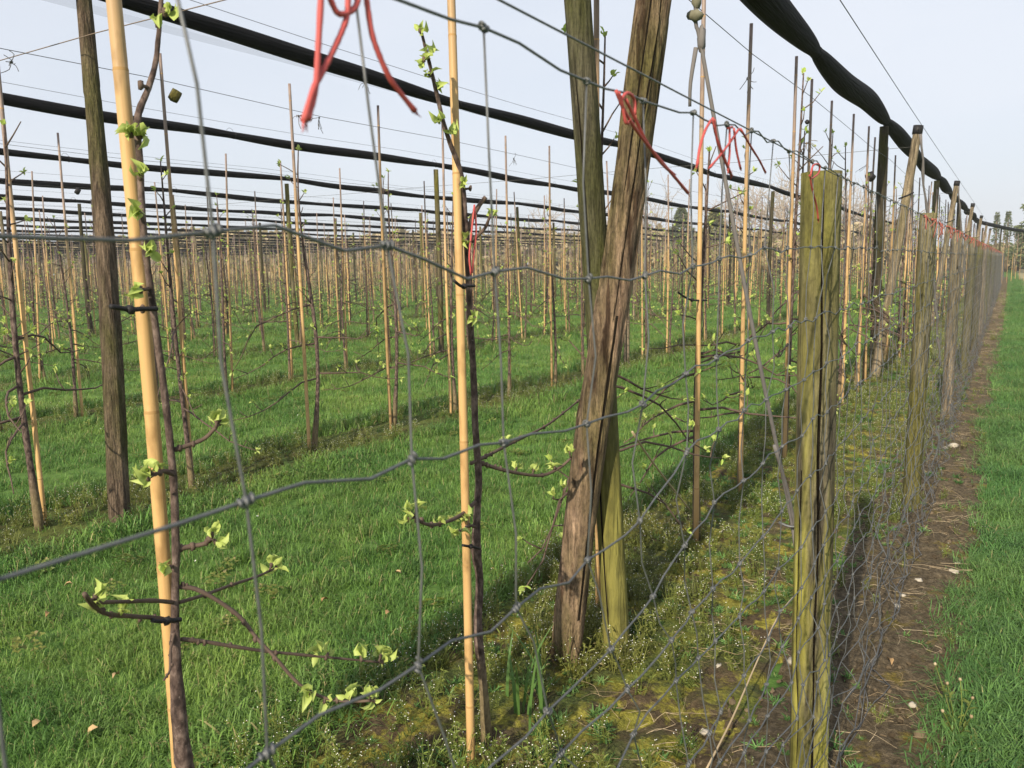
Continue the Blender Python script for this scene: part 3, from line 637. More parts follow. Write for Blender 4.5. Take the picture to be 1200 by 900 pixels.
for i, (dep, k, x, y) in enumerate(spots):
    rz = random.uniform(0, 6.28); tilt = (random.gauss(0, .016), random.gauss(0, .024))
    if k in (0, 1) and y < 10: tilt = (0.0, 0.0)
    sx_, sy_ = x + 0.0, y
    tx, ty = x + random.uniform(-.02, .05), y + random.choice((-1, 1)) * random.uniform(.05, .08)
    if k == 0: tx, ty = x - .02, y + .06
    if i in near:
        n = rank[i]; row = ordinal(k + 1)
        if k == 0: extra = {1: 'behind the crossed dark posts', 2: 'right of the crossed dark posts', 3: 'left of the split fence post', 4: 'just left of the split fence post'}.get(n)
        else: extra = None
        where = ('%s from the left in the %s tree row' % (ordinal(n), row)) if not extra else 'in the fence side row %s' % extra
        if k == 0 and not extra: where = '%s beyond the crossed posts in the fence side row' % ordinal(n)
        # beyond the seventh row they are alike
        if k >= 7: lab_t, lab_s = 'slim bare apple tree, ' + where, 'thin tan bamboo stake, ' + where
        else: lab_t, lab_s = 'young apple tree, ' + where, 'tan bamboo stake, ' + where
        plant_tree(tx, ty, lab_t, 'young apple trees in row %s' % row if k < 7 else 'distant apple trees of row %s' % row, rz if i not in full or k else random.choice((0, PI)) + random.gauss(0, .3), i in full, random.uniform(.92, 1.12))
        stake((sx_, sy_, 0), (sx_ + tilt[0] * 2.9, sy_ + tilt[1] * 2.9, 2.9), lab_s, 'bamboo stakes in row %s' % row if k < 7 else 'distant bamboo stakes of row %s' % row, random.choice(STK if i in full else STK_LO))
    else: farT.append((tx, ty, rz, random.uniform(.9, 1.15))); farS.append((sx_, sy_, *tilt))
def instances(arr_list, places):
    Vs = []; Ts = []; o = 0
    for q, (x, y, rz, sc) in enumerate(places):
        V, T = arr_list[q % len(arr_list)]; c, s_ = math.cos(rz) * sc, math.sin(rz) * sc
        Vs.append(np.stack([V[:, 0] * c - V[:, 1] * s_ + x, V[:, 0] * s_ + V[:, 1] * c + y, V[:, 2] * sc], 1)); Ts.append(T + o); o += len(V)
    return np.concatenate(Vs), np.concatenate(Ts)
Vt, Tt = instances([f[0] for f in FAR], farT); Vb, Tb = instances([f[1] for f in FAR], farT); Vl, Tl = instances([f[2] for f in FAR], farT)
V_ = np.concatenate([Vt, Vb, Vl]); T_ = np.concatenate([Tt, Tb + len(Vt), Tl + len(Vt) + len(Vb)])
tag(link('apple_trees', np_mesh('apple_trees', V_, T_, ['far_bark', 'leaf_far'], mi=[0] * (len(Tt) + len(Tb)) + [1] * len(Tl))), 'mass of thin bare apple trees in the farthest rows', kind='stuff')
Vs, Ts = [], []; o_ = 0
a4 = np.arange(4) * PI / 2
for x, y, t1, t2 in farS:
    lo = np.stack([x + .012 * np.cos(a4), y + .012 * np.sin(a4), a4 * 0], 1); hi = np.stack([x + t1 * 2.9 + .0105 * np.cos(a4), y + t2 * 2.9 + .0105 * np.sin(a4), a4 * 0 + 2.9], 1)
    Vs.append(np.concatenate([lo, hi])); F_ = []
    for j in range(4): j2 = (j + 1) % 4; F_ += [(j, j2, 4 + j2), (j, 4 + j2, 4 + j)]
    F_ += [(4, 5, 6), (4, 6, 7)]; Ts.append(np.array(F_) + o_); o_ += 8
tag(link('bamboo_stakes', np_mesh('bamboo_stakes', np.concatenate(Vs), np.concatenate(Ts), 'old_bamboo')), 'mass of tan bamboo stakes in the farthest rows', kind='stuff')

# ---- the two foreground trees, surveyed branch by branch
def hero_tree(X, name_label, trunk, rpx, branches, clusters, seed, leaf_len, thin=.8):
    rs = np.random.default_rng(seed); base = on_row(*trunk[0], X); root = empty('apple_tree', (0, 0, 0)); tag(root, name_label, 'apple tree', 'apple trees in front of the fence mesh')
    def w_(p, dx=0.0): return on_row(p[0], p[1], X + dx)
    TP = [w_(p) for p in trunk]; first = TP[0].copy()
    foot = first.copy(); foot += (TP[0] - TP[1]) / (TP[0][2] - TP[1][2] + 1e-9) * (-(first[2] + .05)) if first[2] > 0 else 0
    if first[2] > 0.02: TP = [foot] + TP; rpx = [rpx[0] * 1.15] + list(rpx)
    root.location = (TP[0][0], TP[0][1], 0); off = np.array([TP[0][0], TP[0][1], 0])
    dep = [project(p)[2] for p in TP]; R = [thin * r * d / FPX for r, d in zip(rpx, dep)]
    P = smooth_path(TP, 5); Rr = np.interp(np.linspace(0, 1, len(P)), np.linspace(0, 1, len(R)), R) * rs.uniform(.94, 1.06, len(P))
    prof = 1 + rs.normal(0, .035, (len(P), 12))
    MB().tube(P - off, Rr, 12, 0, True, prof).obj('trunk', 'bark', root)
    lbase = MB().leaf([0, 0, 0], [0, 0, 1], np.array([1.0, 0, 0]), 1, .55, 0, .42, .7).mesh('leaf', 'leaf'); lb2 = MB().leaf([0, 0, 0], [0, 0, 1], np.array([1.0, 0, 0]), 1, .66, 0, .55, 1.2).mesh('leaf', 'leaf')
    def leaves_at(p, parent, n, L, d=(0, 0, 1)):
        for e in range(n + 3 if n else 0):
            q = Vector(np.asarray(d) + rs.normal(0, .7, 3)); q.z += .3; s_ = L * rs.uniform(.55, 1.15)
            o = link('leaf', lbase if rs.random() < .6 else lb2, parent, Vector(p - off) + Vector(rs.normal(0, .003, 3))); e_ = q.to_track_quat('Z', 'Y').to_euler(); e_.rotate_axis('Z', rs.uniform(0, 6.28)); o.rotation_euler = e_; o.scale = (s_,) * 3
    def bud(m, p, r): m.blob(p - off, r, 5, 4, .25, (1, 1, 1.5))
    for pts, r0, r1, lv, bend in branches:
        k = len(pts); BP = np.array([w_(p, bend * (i / (k - 1)) ** 1.3) for i, p in enumerate(pts)]); P = smooth_path(BP, 4)
        d0 = project(BP[0])[2] / FPX; m = MB(); m.tube(P - off, np.linspace(r0 * d0, r1 * d0, len(P)) * rs.uniform(.9, 1.1, len(P)), 7, 0, True)
        for q in range(1, len(P) - 1):
            if rs.random() < .3: bud(m, P[q] + rs.normal(0, .0015, 3), r0 * d0 * 1.05)
        bo = m.obj('branch', 'twig', root)
        for (lx, ly, n) in lv:
            i = min(range(len(P)), key=lambda i: (project(P[i])[0] - lx) ** 2 + (project(P[i])[1] - ly) ** 2); tgt = on_row(lx, ly, P[i][0]); v = tgt - P[i]; ln = np.linalg.norm(v)
            if ln > .01:
                sp = MB(); sp.tube(np.array([P[i], P[i] + v * .55]) - off, [.0032, .0026], 5, 0, True); bud(sp, P[i] + v * .5, .0045); so = sp.obj('spur', 'twig', bo); leaves_at(P[i] + v * .5, bo, n, leaf_len, v / ln)
            else: leaves_at(tgt, bo, n, leaf_len)
    for cx_, cy_, n in clusters:
        P = np.array(TP); best = min(((project(p)[0] - cx_) ** 2 + (project(p)[1] - cy_) ** 2, j) for j, p in enumerate(smooth_path(TP, 5)))[1]
        p0 = smooth_path(TP, 5)[best]; tgt = w_((cx_, cy_), .02); v = tgt - p0
        sp = MB(); sp.tube(np.array([p0, p0 + v * .7]) - off, [.004, .003], 5, 0, True); bud(sp, p0 + v * .65, .006); so = sp.obj('spur', 'twig', root); leaves_at(p0 + v * .6, so, n, leaf_len, v / (np.linalg.norm(v) + 1e-9))
    return root
hero_tree(-1.37, 'dark apple tree beside the thick yellow bamboo at the left front',
    [(224, 940), (214, 880), (207, 800), (205, 720), (206, 640), (203, 560), (195, 480), (186, 410), (178, 350), (170, 290), (166, 240), (164, 190), (161, 150), (164, 128), (174, 103), (182, 75), (185, 50), (188, 15), (190, -25)],
    [16, 15, 11, 7.2, 6.8, 6.6, 6.4, 6.2, 6, 6, 5.8, 5.8, 6.5, 6, 5, 4.6, 4.4, 4, 3.5],
    [([(205, 527), (226, 520), (241, 513), (253, 501)], 3, 2.2, [(255, 487, 4), (262, 490, 3)], .05),
     ([(204, 556), (192, 552), (181, 556)], 3, 2.4, [(170, 549, 3), (166, 565, 2), (184, 546, 2)], .05),
     ([(209, 643), (226, 640), (240, 637), (247, 631)], 3.4, 2.4, [(250, 622, 5), (257, 638, 4)], .05),
     ([(205, 662), (197, 666), (192, 672)], 1.6, 1.3, [(191, 673, 2)], .02),
     ([(203, 706), (180, 704), (150, 705), (115, 706)], 2.7, 2.2, [], .12),
     ([(206, 728), (180, 724), (150, 722), (124, 719), (108, 708), (99, 696)], 2.8, 2.4, [(118, 694, 4), (113, 713, 3), (141, 711, 3)], .16),
     ([(209, 688), (228, 690), (252, 702), (281, 723), (301, 748), (322, 770), (351, 802), (381, 818), (410, 822), (434, 821)], 2.8, 1.6, [(361, 812, 2), (379, 826, 2), (411, 812, 3), (432, 812, 3), (444, 820, 3)], .30),
     ([(210, 706), (240, 697), (270, 686), (300, 676), (316, 669)], 2.4, 1.8, [(320, 655, 4), (331, 662, 3), (316, 673, 2)], -.22),
     ([(212, 749), (240, 752), (270, 757), (310, 763), (360, 768), (402, 772), (444, 776)], 2.7, 1.5, [(371, 765, 1), (386, 765, 1), (424, 764, 4), (448, 762, 4), (460, 763, 3), (452, 775, 3)], .14),
     ([(206, 735), (200, 760), (199, 785), (192, 797)], 1.8, 1.3, [], .06)],
    [(148, 156, 5), (168, 158, 3), (163, 205, 4), (174, 293, 6), (158, 341, 3), (196, 14, 3), (157, 247, 3), (160, 98, 0), (184, 26, 2), (160, 362, 0)], 5, .029, .66)
hero_tree(-1.33, 'slender apple tree with a leaning leader beside the second bamboo from the left',
    [(574, 925), (571, 880), (566, 800), (560, 740), (562, 680), (558, 645), (559, 600), (561, 560), (557, 500), (555, 440), (552, 390), (550, 340), (548, 300), (545, 262), (542, 222), (538, 196), (529, 172), (520, 145), (513, 115), (506, 85), (499, 58), (494, 38)],
    [11, 9, 7, 7, 6, 8, 5.5, 5.5, 5.2, 5, 5, 5, 5, 5, 5, 4.2, 3.6, 3.4, 3.2, 3, 2.6, 2.2],
    [([(547, 272), (554, 254), (562, 240), (569, 231)], 3, 2.6, [], .03),
     ([(549, 284), (560, 276), (569, 266), (573, 256)], 2.2, 1.8, [(576, 250, 5)], .04),
     ([(561, 541), (580, 548), (610, 555), (636, 557), (656, 548), (669, 537)], 2.4, 1.8, [(608, 545, 3), (627, 545, 3), (648, 546, 3), (666, 524, 4)], .10),
     ([(552, 543), (575, 532), (602, 518), (638, 500), (660, 484), (682, 466)], 2.2, 1.5, [(589, 513, 4)], -.18),
     ([(557, 588), (545, 600), (530, 609), (510, 615), (496, 613), (486, 606)], 2.4, 1.6, [(475, 590, 4), (470, 612, 3), (490, 588, 3), (544, 607, 3), (515, 614, 2)], .12),
     ([(559, 618), (550, 616), (543, 620)], 1.8, 1.4, [(533, 626, 5), (545, 600, 3)], .08)],
    [(492, 34, 3), (500, 64, 3), (494, 70, 2), (512, 143, 4), (530, 153, 4), (540, 216, 5), (546, 282, 4), (552, 374, 4), (556, 220, 0), (517, 100, 1), (503, 88, 2)], 6, .029, .76)
T1a, T1b = on_row(205, 900, -1.40), on_row(123, 0, -1.40)
t1 = stake(T1a, T1b, 'thickest yellow bamboo cane at the left front of the orchard', 'bamboo canes of the two front trees', stake_mb(3.0, .0143, .0130, 16, .34, 77).mesh('bamboo_stake', ['bamboo', 'bamboo_node']))
T2a, T2b = on_row(552, 893, -1.30), on_row(527, 0, -1.36)
t2 = stake(T2a, T2b, 'straight yellow bamboo cane, second from the left in the front row', 'bamboo canes of the two front trees', stake_mb(3.0, .0128, .0112, 16, .36, 78).mesh('bamboo_stake', ['bamboo', 'bamboo_node']))
# black rubber ties round cane and trunk
def rubber_tie(X, pts, label, r=.0045):
    P = smooth_path([on_row(a, b_, X) for a, b_ in pts], 4); m = MB().tube(P, r, 7, 0, True)
    m.blob(P[len(P) // 2], r * 2.0, 7, 5, .2); return tag(m.obj('rubber_tie', 'rubber'), label, 'tree tie', 'black ties holding trees to canes')
rubber_tie(-1.335, [(129, 359), (142, 361), (153, 363), (166, 362), (184, 362)], 'black tie on the thick left cane at eye level')
rubber_tie(-1.335, [(178, 727), (190, 728), (202, 727), (212, 726)], 'black tie low on the thick left cane')
rubber_tie(-1.27, [(532, 329), (540, 335), (548, 335), (556, 335)], 'black tie high on the second bamboo cane', .0042)
rubber_tie(-1.27, [(542, 639), (548, 640), (555, 641), (562, 643)], 'black tie on the second cane between its two lower leaf tufts', .0038)
rubber_tie(-1.36, [(795, 343), (806, 350), (816, 352), (828, 352)], 'black tie on the cane right of the crossed posts', .005)
P = smooth_path([on_row(a, b_, -1.30) for a, b_ in [(556, 240), (553, 268), (550, 300), (552, 322)]], 4)
m = MB().tube(P, .0028, 6); m.tube(smooth_path([on_row(a, b_, -1.30) for a, b_ in [(556, 243), (558, 270), (555, 300), (553, 320)]], 4), .0028, 6)
tag(m.obj('twine_strand', 'red_twine'), 'red twine strand hanging down the second apple tree trunk', 'twine')

# ------------------------------------------------------------------ timber posts
def timber(name, P, R, mats, seed, n=18, ridge=.06, crack=None, knots=0, parent=None, per_m=14, flaky=False):
    rs = np.random.default_rng(seed); P = np.asarray(P, float); L = np.linalg.norm(P[-1] - P[0]); k = max(6, int(L * per_m)); t = np.linspace(0, 1, k)
    PP = smooth_path(P, max(2, k // (len(P) - 1))); k = len(PP)
    RR = np.interp(np.linspace(0, 1, k), np.linspace(0, 1, len(R)), R); tz = np.linspace(0, 1, k)
    A = np.tile(np.arange(n) * 2 * PI / n, (k, 1)); dark = np.zeros((k, n), bool); cut = np.zeros((k, n))
    # a split in the wood: three closely set lines of points that wander along the post, the middle one pushed in
    T0, N0, B0 = frames(PP)
    for (ca0, t0, t1, dep, wob, wid) in (crack or []):
        lo = ca0 - (N0[0] @ [1, 0, 0] * 0)
        base = math.atan2(B0[0] @ [math.cos(ca0), math.sin(ca0), 0], N0[0] @ [math.cos(ca0), math.sin(ca0), 0]); j = int(round(base / (2 * PI / n))) % n
        for i in range(k):
            e = np.clip(min(tz[i] - t0, t1 - tz[i]) / .06, 0, 1); off = base - j * 2 * PI / n + wob * (vnoise(tz[i] * 7, seed * 1.3 + ca0, 9) - .5); wi = wid * (.45 + 1.1 * float(vnoise(tz[i] * 11, seed + 4.4, 10))) * e + .012
            c = j * 2 * PI / n + off; s_ = 2 * PI / n
            A[i, j] = c; A[i, (j - 1) % n] = c - wi; A[i, (j + 1) % n] = c + wi; A[i, (j - 2) % n] = c - max(wi * 1.5, s_ * 1.1); A[i, (j + 2) % n] = c + max(wi * 1.5, s_ * 1.1)
            cut[i, j] = dep * e; dark[i, j] = dark[i, (j - 1) % n] = e > .15
    Tz = np.tile((tz * L)[:, None], (1, n)); ca, sa = np.cos(A), np.sin(A)
    prof = 1 + ridge * ((vnoise(ca * 3 + 9 + seed, sa * 3 + Tz * .5, seed) - .5) * 1.6 + (vnoise(ca * 7 + 20, sa * 7 + Tz * 1.5, seed + 1) - .5) + (vnoise(ca * 13 + 50, sa * 13 + Tz * 5, seed + 2) - .5) * .8)
    if flaky:                                     # torn bark: raised plates with ragged long edges
        pl = vnoise(A * 2.6 + 40, Tz * 3.2 + 2.5 * vnoise(A * 4, Tz * 5, 3), 11) * .6 + vnoise(A * 5.5 + 7, Tz * 7, 12) * .4
        prof += .075 * np.clip((pl - .44) / .05, 0, 1) - .03 * np.clip((.36 - pl) / .05, 0, 1)
    for q in range(knots):
        kt, ka = rs.uniform(.25, .9), rs.uniform(0, 2 * PI)
        dd = ((A - ka + PI) % (2 * PI) - PI); g = np.exp(-(dd / .35) ** 2 - ((Tz / L - kt) * L / .045) ** 2); g2 = np.exp(-(dd / .14) ** 2 - ((Tz / L - kt) * L / .018) ** 2); prof += .16 * g - .3 * g2
    prof = prof * (1 - cut); rr = RR[:, None] * prof
    V = PP[:, None, :] + rr[:, :, None] * (ca[:, :, None] * N0[:, None, :] + sa[:, :, None] * B0[:, None, :]); m = MB(); F = []
    for i in range(k - 1):
        for j in range(n): j2 = (j + 1) % n; F.append([i * n + j, i * n + j2, (i + 1) * n + j2, (i + 1) * n + j])
    F.append([j for j in range(n)][::-1]); F.append([(k - 1) * n + j for j in range(n)]); m.add(V.reshape(-1, 3), F)
    for i in range(k - 1):
        for j in range(n):
            if dark[i, j] and dark[i + 1, j]: m.I[i * n + j] = 1
    return m.obj(name, mats, parent)
POSTY = [2.8 + 8.45 * i for i in range(8)]
# crossed pair in the foreground
vb = on_ground(725, 769); vt = on_row(675, 0, -1.33); vt = vt + (vt - vb) / (vt[2] - vb[2]) * (3.08 - vt[2])
vm = vb + (vt - vb) * .5; vm[1] += .02; VP_ = [vb - [0, 0, .1], vm, vt]
ang = math.atan2(-vb[1], -vb[0])
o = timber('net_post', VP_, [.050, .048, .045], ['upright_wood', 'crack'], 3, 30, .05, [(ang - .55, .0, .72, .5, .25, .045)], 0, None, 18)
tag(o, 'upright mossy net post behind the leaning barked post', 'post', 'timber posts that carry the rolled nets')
bb = on_ground(664, 768); bb[1] -= .03; b1 = on_row(687, 560, -1.27); b2 = on_row(727, 300, -1.17); b3 = on_row(767, 0, -1.07); bt = b3 + (b3 - b2) / (b3[2] - b2[2]) * (3.02 - b3[2])
BR = empty('leaning_post', tuple(bb)); tag(BR, 'thick barked post leaning across the upright post in the foreground', 'post', 'leaning outer posts beside the fence')
timber('post_shaft', [bb - [0, 0, .1] - bb, b1 - bb, b2 - bb, b3 - bb, bt - bb], [.056, .056, .055, .054, .052], ['bark_wood', 'crack'], 8, 64, .11, [(ang + .55, .08, .45, .16, .5, .04), (ang + .25, .42, .8, .10, .6, .03), (ang - .35, .55, .97, .10, .4, .03)], 9, BR, 60, True)
MB().tube(np.array([bt - (bt - b3) / np.linalg.norm(bt - b3) * .06, bt + (bt - b3) / np.linalg.norm(bt - b3) * .01]) - bb, .064, 14).obj('cap', 'rubber', BR)
CAPS = [bt]
for i, y in enumerate(POSTY[1:7]):
    dx = random.uniform(-.03, .03); x0 = rowX(0)
    o = timber('net_post', [(x0, y, -.1), (x0 + dx, y + .04, 1.5), (x0 + dx * .6, y, 3.10)], [.062, .058, .052], ['dark_wood' if i != 1 else 'green_wood', 'crack'], 30 + i, 12, .07, None, 0, None, 8)
    tag(o, '%s net post of the fence side row, counted away from the crossed pair' % ordinal(i + 1), 'post', 'timber posts that carry the rolled nets')
    yb = y - .25; base = np.array([x0 + .03, yb, -.05]); top = np.array([-1.03, y - .08, 3.05])
    L = empty('leaning_post', tuple(base)); tag(L, '%s capped post leaning out over the fence, counted from the split fence post' % ordinal(i + 1), 'post', 'leaning outer posts beside the fence')
    timber('post_shaft', [base - base, (base + top) / 2 - base, top - base], [.056, .053, .049], ['pale_wood', 'crack'], 50 + i, 12, .06, None, 1, L, 8)
    d = (top - base) / np.linalg.norm(top - base); MB().tube(np.array([top - d * .09, top + d * .012]) - base, .057, 12).obj('cap', 'rubber', L)
    hp = base + (top - base) * .74 - base; MB().tube([hp + [-.08, -.04, -.03], hp + [.01, -.056, 0], hp + [.08, -.02, .035]], .009, 6).obj('strap', 'rubber', L)
    CAPS.append(top)
# row two post at the left front
pb = on_ground(140, 613); pt = on_row(98, 0, -4.80); pt = pt + (pt - pb) / (pt[2] - pb[2]) * (3.17 - pt[2]); pm = (pb + pt) / 2 + [0, .03, 0]
tag(timber('net_post', [pb - [0, 0, .1], pm, pt], [.058, .052, .039], ['left_wood', 'crack'], 12, 44, .10, None, 3, None, 40, True), 'weathered net post left of the thick yellow bamboo', 'post', 'timber posts that carry the rolled nets')
PM = [timber('net_post', [(0, 0, -.1), (random.uniform(-.03, .03), random.uniform(-.03, .03), 1.5), (0, 0, 3.09)], [.046, .043, .039], [('pale_wood', 'green_wood', 'dark_wood', 'mossy_wood', 'bark_wood')[i], 'crack'], 80 + i, 10, .06, None, 0, None, 5) for i in range(5)]
protos = [p.data for p in PM]
for p in PM: bpy.data.objects.remove(p)
npost = {}
for k in range(1, 22):
    for i, y in enumerate(POSTY):
        if k == 1 and i == 0: continue
        yy = y + .1 * k * .3
        if not in_frame((rowX(k), yy, 2), 60): continue
        n = npost[k] = npost.get(k, 0) + 1
        o = link('net_post', protos[(k * 3 + i * 2) % 5], None, (rowX(k), yy, 0), (random.gauss(0, .008), random.gauss(0, .008), random.uniform(0, 6.28)))
        if k < 7: tag(o, '%s net post from the left in the %s row back from the fence' % (ordinal(n + (1 if k == 1 else 0)), ordinal(k + 1)), 'post', 'timber posts that carry the rolled nets')
        else: tag(o, 'thin distant net post, %s from the left in the %s row' % (ordinal(n), ordinal(k + 1)), 'post', 'distant net posts of row %s' % ordinal(k + 1))

# ------------------------------------------------------------------ rolled nets
NETZ = 3.13
def rolled_net(k):
    y0, y1 = (-3.5, 46.0) if k == 0 else (-3.0 + .12 * k, 62.0); step = .11 if k < 3 else (.25 if k < 8 else .55); ys_ = np.arange(y0, y1, step); n = 18 if k < 3 else (10 if k < 8 else 6)
    root = empty('rolled_net', (rowX(k), 0, NETZ)); row = ordinal(k + 1)
    tag(root, 'black hail net rolled into fat tied bulges over the row beside the fence' if k == 0 else 'long black rolled hail net above the %s tree row back from the fence' % row, 'hail net', 'rolled hail nets above the tree rows')
    per = 8.45 / 2; ph0 = POSTY[0] + (.12 * k * .3 if k else 0)
    ph = ((ys_ - ph0) / per) % 1.0; bul = np.sin(PI * ph) ** (.55 if k == 0 else .8)
    nid = np.floor((ys_ - ph0) / per).astype(int); amp = np.array([.8 + .45 * vnoise(q * .77 + k * 3.1, k * 1.7, 5) for q in nid])
    if k == 0: R = .036 + .072 * bul * amp
    else: R = (.036 + .022 * bul * amp) * (1 + .12 * (vnoise(ys_ * .9, ys_ * 0 + k, 8) - .5))
    sag = -.05 * np.sin(PI * (((ys_ - ph0) / 8.45) % 1.0)); P = np.stack([(vnoise(ys_ * .5, ys_ * 0 + k * 2, 3) - .5) * .05 + (np.sin(PI * ((ys_ - ph0) / 8.45 % 1.0)) * .0), ys_, sag + .04 + (vnoise(ys_ * .7, ys_ * 0 + k, 4) - .5) * .04], 1)
    A = np.arange(n) * 2 * PI / n; prof = 1 + (.14 if k < 8 else .05) * (vnoise(np.cos(A)[None, :] * 3 + 4 + k, np.sin(A)[None, :] * 3 + ys_[:, None] * .22, 6) - .5) + (.10 if k < 3 else 0) * (vnoise(np.cos(A)[None, :] * 9 + 30, np.sin(A)[None, :] * 9 + ys_[:, None] * .35, 7) - .5)
    MB().tube(P, R, n, 0, True, prof).obj('net_roll', 'net', root)
    if k == 1:
        yf = np.arange(-3, 9, .12); Vf = []; Ff = []
        for i, y in enumerate(yf):
            dp = .03 + .02 * float(vnoise(y * .8, 3, 7)); Vf += [[-.04, y, -.02], [-.05, y, -.03 - dp * .55], [-.02, y, -.03 - dp], [.02, y, -.03 - dp * .5], [.035, y, -.01]]
        for i in range(len(yf) - 1):
            for j in range(4): a = i * 5 + j; Ff.append([a, a + 1, a + 6, a + 5])
        mf = MB(); mf.add(Vf, Ff); mf.obj('loose_netting', 'thin_net', root)
    if k < 6:
        tie = MB(); 
        aa = np.linspace(0, 2 * PI, 11); tie.tube(np.stack([np.cos(aa), 0 * aa, np.sin(aa)], 1), .12, 5, 0, False); tm = tie.mesh('net_tie', 'rubber')
        loop = smooth_path([(0, 0, .9), (.15, -.6, 1.7), (.1, -1.6, 2.0), (0, -2.4, 1.3), (.1, -2.2, .5)], 3); lm = MB().tube(loop, .05, 4).mesh('tie_tail', 'rubber')
        for i in range(int((y0 - ph0) // per) + 1, int((y1 - ph0) // per) + 1):
            yy = ph0 + i * per
            if not (y0 < yy < min(y1, 40)) or not in_frame((rowX(k), yy, NETZ), 200): continue
            j = int(np.argmin(abs(ys_ - yy))); s_ = R[j] * 1.04
            o = link('net_tie', tm, root, tuple(P[j])); o.scale = (s_, s_ * 1.4, s_)
            if yy < 22: t_ = link('tie_tail', lm, o); t_.scale = (1, .75, 1)
    return root
for k in range(NROWS): rolled_net(k)
# end piece of the edge net swinging right at the far corner of the block
P = smooth_path([(-1.4, 45.6, 3.16), (-.9, 49, 3.10), (.2, 56, 3.0), (2.2, 66, 2.95), (5, 78, 2.95)], 6)
tag(MB().tube(P, np.linspace(.10, .085, len(P)), 8).obj('rolled_net', 'net'), 'short far length of black rolled net bending right behind the fence end', 'hail net', 'rolled hail nets above the tree rows')
for q, (x, y) in enumerate([(-.5, 52), (.9, 60), (2.6, 68)]): tag(link('net_post', protos[2], None, (x, y, 0)), '%s post under the far net length that bends right' % ordinal(q + 1), 'post', 'posts at the far corner')
for q in range(26):
    x = -1.2 + .22 * q; y = 50 + 5.0 * (x + 1.2) + random.uniform(-3, 4); tag(link('bamboo_stake', random.choice(STK_LO), None, (x, y, 0), (random.gauss(0, .01), random.gauss(0, .01), 0)), 'pale bamboo stake, %s from the left in the clump at the far right corner' % ordinal(q + 1), 'stake', 'stakes at the far right corner')

# ------------------------------------------------------------------ trellis wires
def wire(name, P, r, mat, label, group, cat='wire', n=5): return tag(MB().tube(P, r, n).obj(name, mat), label, cat, group)
for k in range(12):
    ys_ = np.linspace(-3 + (0 if k < 2 else .3 * k), 60, 40 if k < 4 else 16)
    row = ordinal(k + 1)
    wire('trellis_wire', np.stack([ys_ * 0 + rowX(k) + .03, ys_, 2.72 - .015 * np.sin(ys_ * 1.5)], 1), .0022 if k < 4 else .0025, 'dark_wire', 'thin trellis wire near the stake tops of the %s row' % row, 'trellis wires through the tree rows')
    if k: wire('support_wire', np.stack([ys_ * 0 + rowX(k) - .02, ys_, 3.33 - .05 * np.sin(PI * ((ys_ - 2.8) / 8.45 % 1))], 1), .0022, 'dark_wire', 'thin carrying wire just above the %s rolled net' % row, 'wires above the rolled nets')
ep = [CAPS[0] + np.array([.02, -8.5, .02])] + [c + np.array([.02, 0, .04]) for c in CAPS]
wire('edge_wire', smooth_path(ep, 6), .0032, 'dark_wire', 'long thin wire strung over the black caps of the leaning posts', None)
for i, y in enumerate(POSTY[:5]):
    yy = y + .12
    xs_ = np.linspace(-1.1 if i else -1.25, rowX(9), 30); wire('cross_wire', np.stack([xs_, yy + .0 * xs_ + .11 * (-xs_ - 1.4) / 3.42 * .3, 2.82 + (.03 if i else .02) - .02 * np.sin(PI * ((-xs_ - 1.4) / 3.42 % 1))], 1), .003 if i == 0 else .0028, 'rusty_wire' if i == 0 else 'dark_wire',
        ['slack wire running crosswise from the front posts to the upper left', 'cross wire joining the second posts of all rows', 'cross wire joining the third posts of all rows', 'cross wire joining the fourth posts of all rows', 'cross wire joining the fifth posts of all rows'][i], 'wires across the rows')
# ties of string where the wire meets the stakes
def star(seed, mat, n=7, L=.09):
    rs = np.random.default_rng(seed); m = MB(); m.blob((0, 0, 0), .009, 6, 4, .3)
    for e in range(n):
        d = rs.normal(0, 1, 3); d[2] -= .5; d /= np.linalg.norm(d); l = L * rs.uniform(.5, 1.1); m.tube(smooth_path([(0, 0, 0), d * l * .5 + rs.normal(0, .008, 3), d * l + [0, 0, -.02]], 2), .0022, 4)
    return m.mesh('string_tie', mat)
STARS = [star(5, 'dark_wire'), star(6, 'rusty_wire', 9), star(7, 'dark_wire', 5, .12)]
for q, (px, py, k, lab) in enumerate([(876, 92, 0, 'frayed string tie where the wire meets the cane left of the split post'), (945, 168, 0, 'frayed string tie on the wire above the split fence post'), (1016, 193, 0, 'frayed string tie on the wire just right of the split post'), (13, 73, 1, 'frayed tie on the wire at the upper left corner'),
        (350, 136, 1, 'dangling tie on the wire below the left red twine'), (374, 138, 1, 'dangling tie just right of the red twine tip'), (602, 186, 1, 'dangling tie on the wire right of the second cane'), (427, 97, 1, 'loose wire end under the front black net')]):
    tag(link('string_tie', STARS[q % 3], None, tuple(on_row(px, py, rowX(k) + .02)), (random.random(), random.random(), random.random() * 6)), lab, 'string tie', 'string ties on the trellis wires')
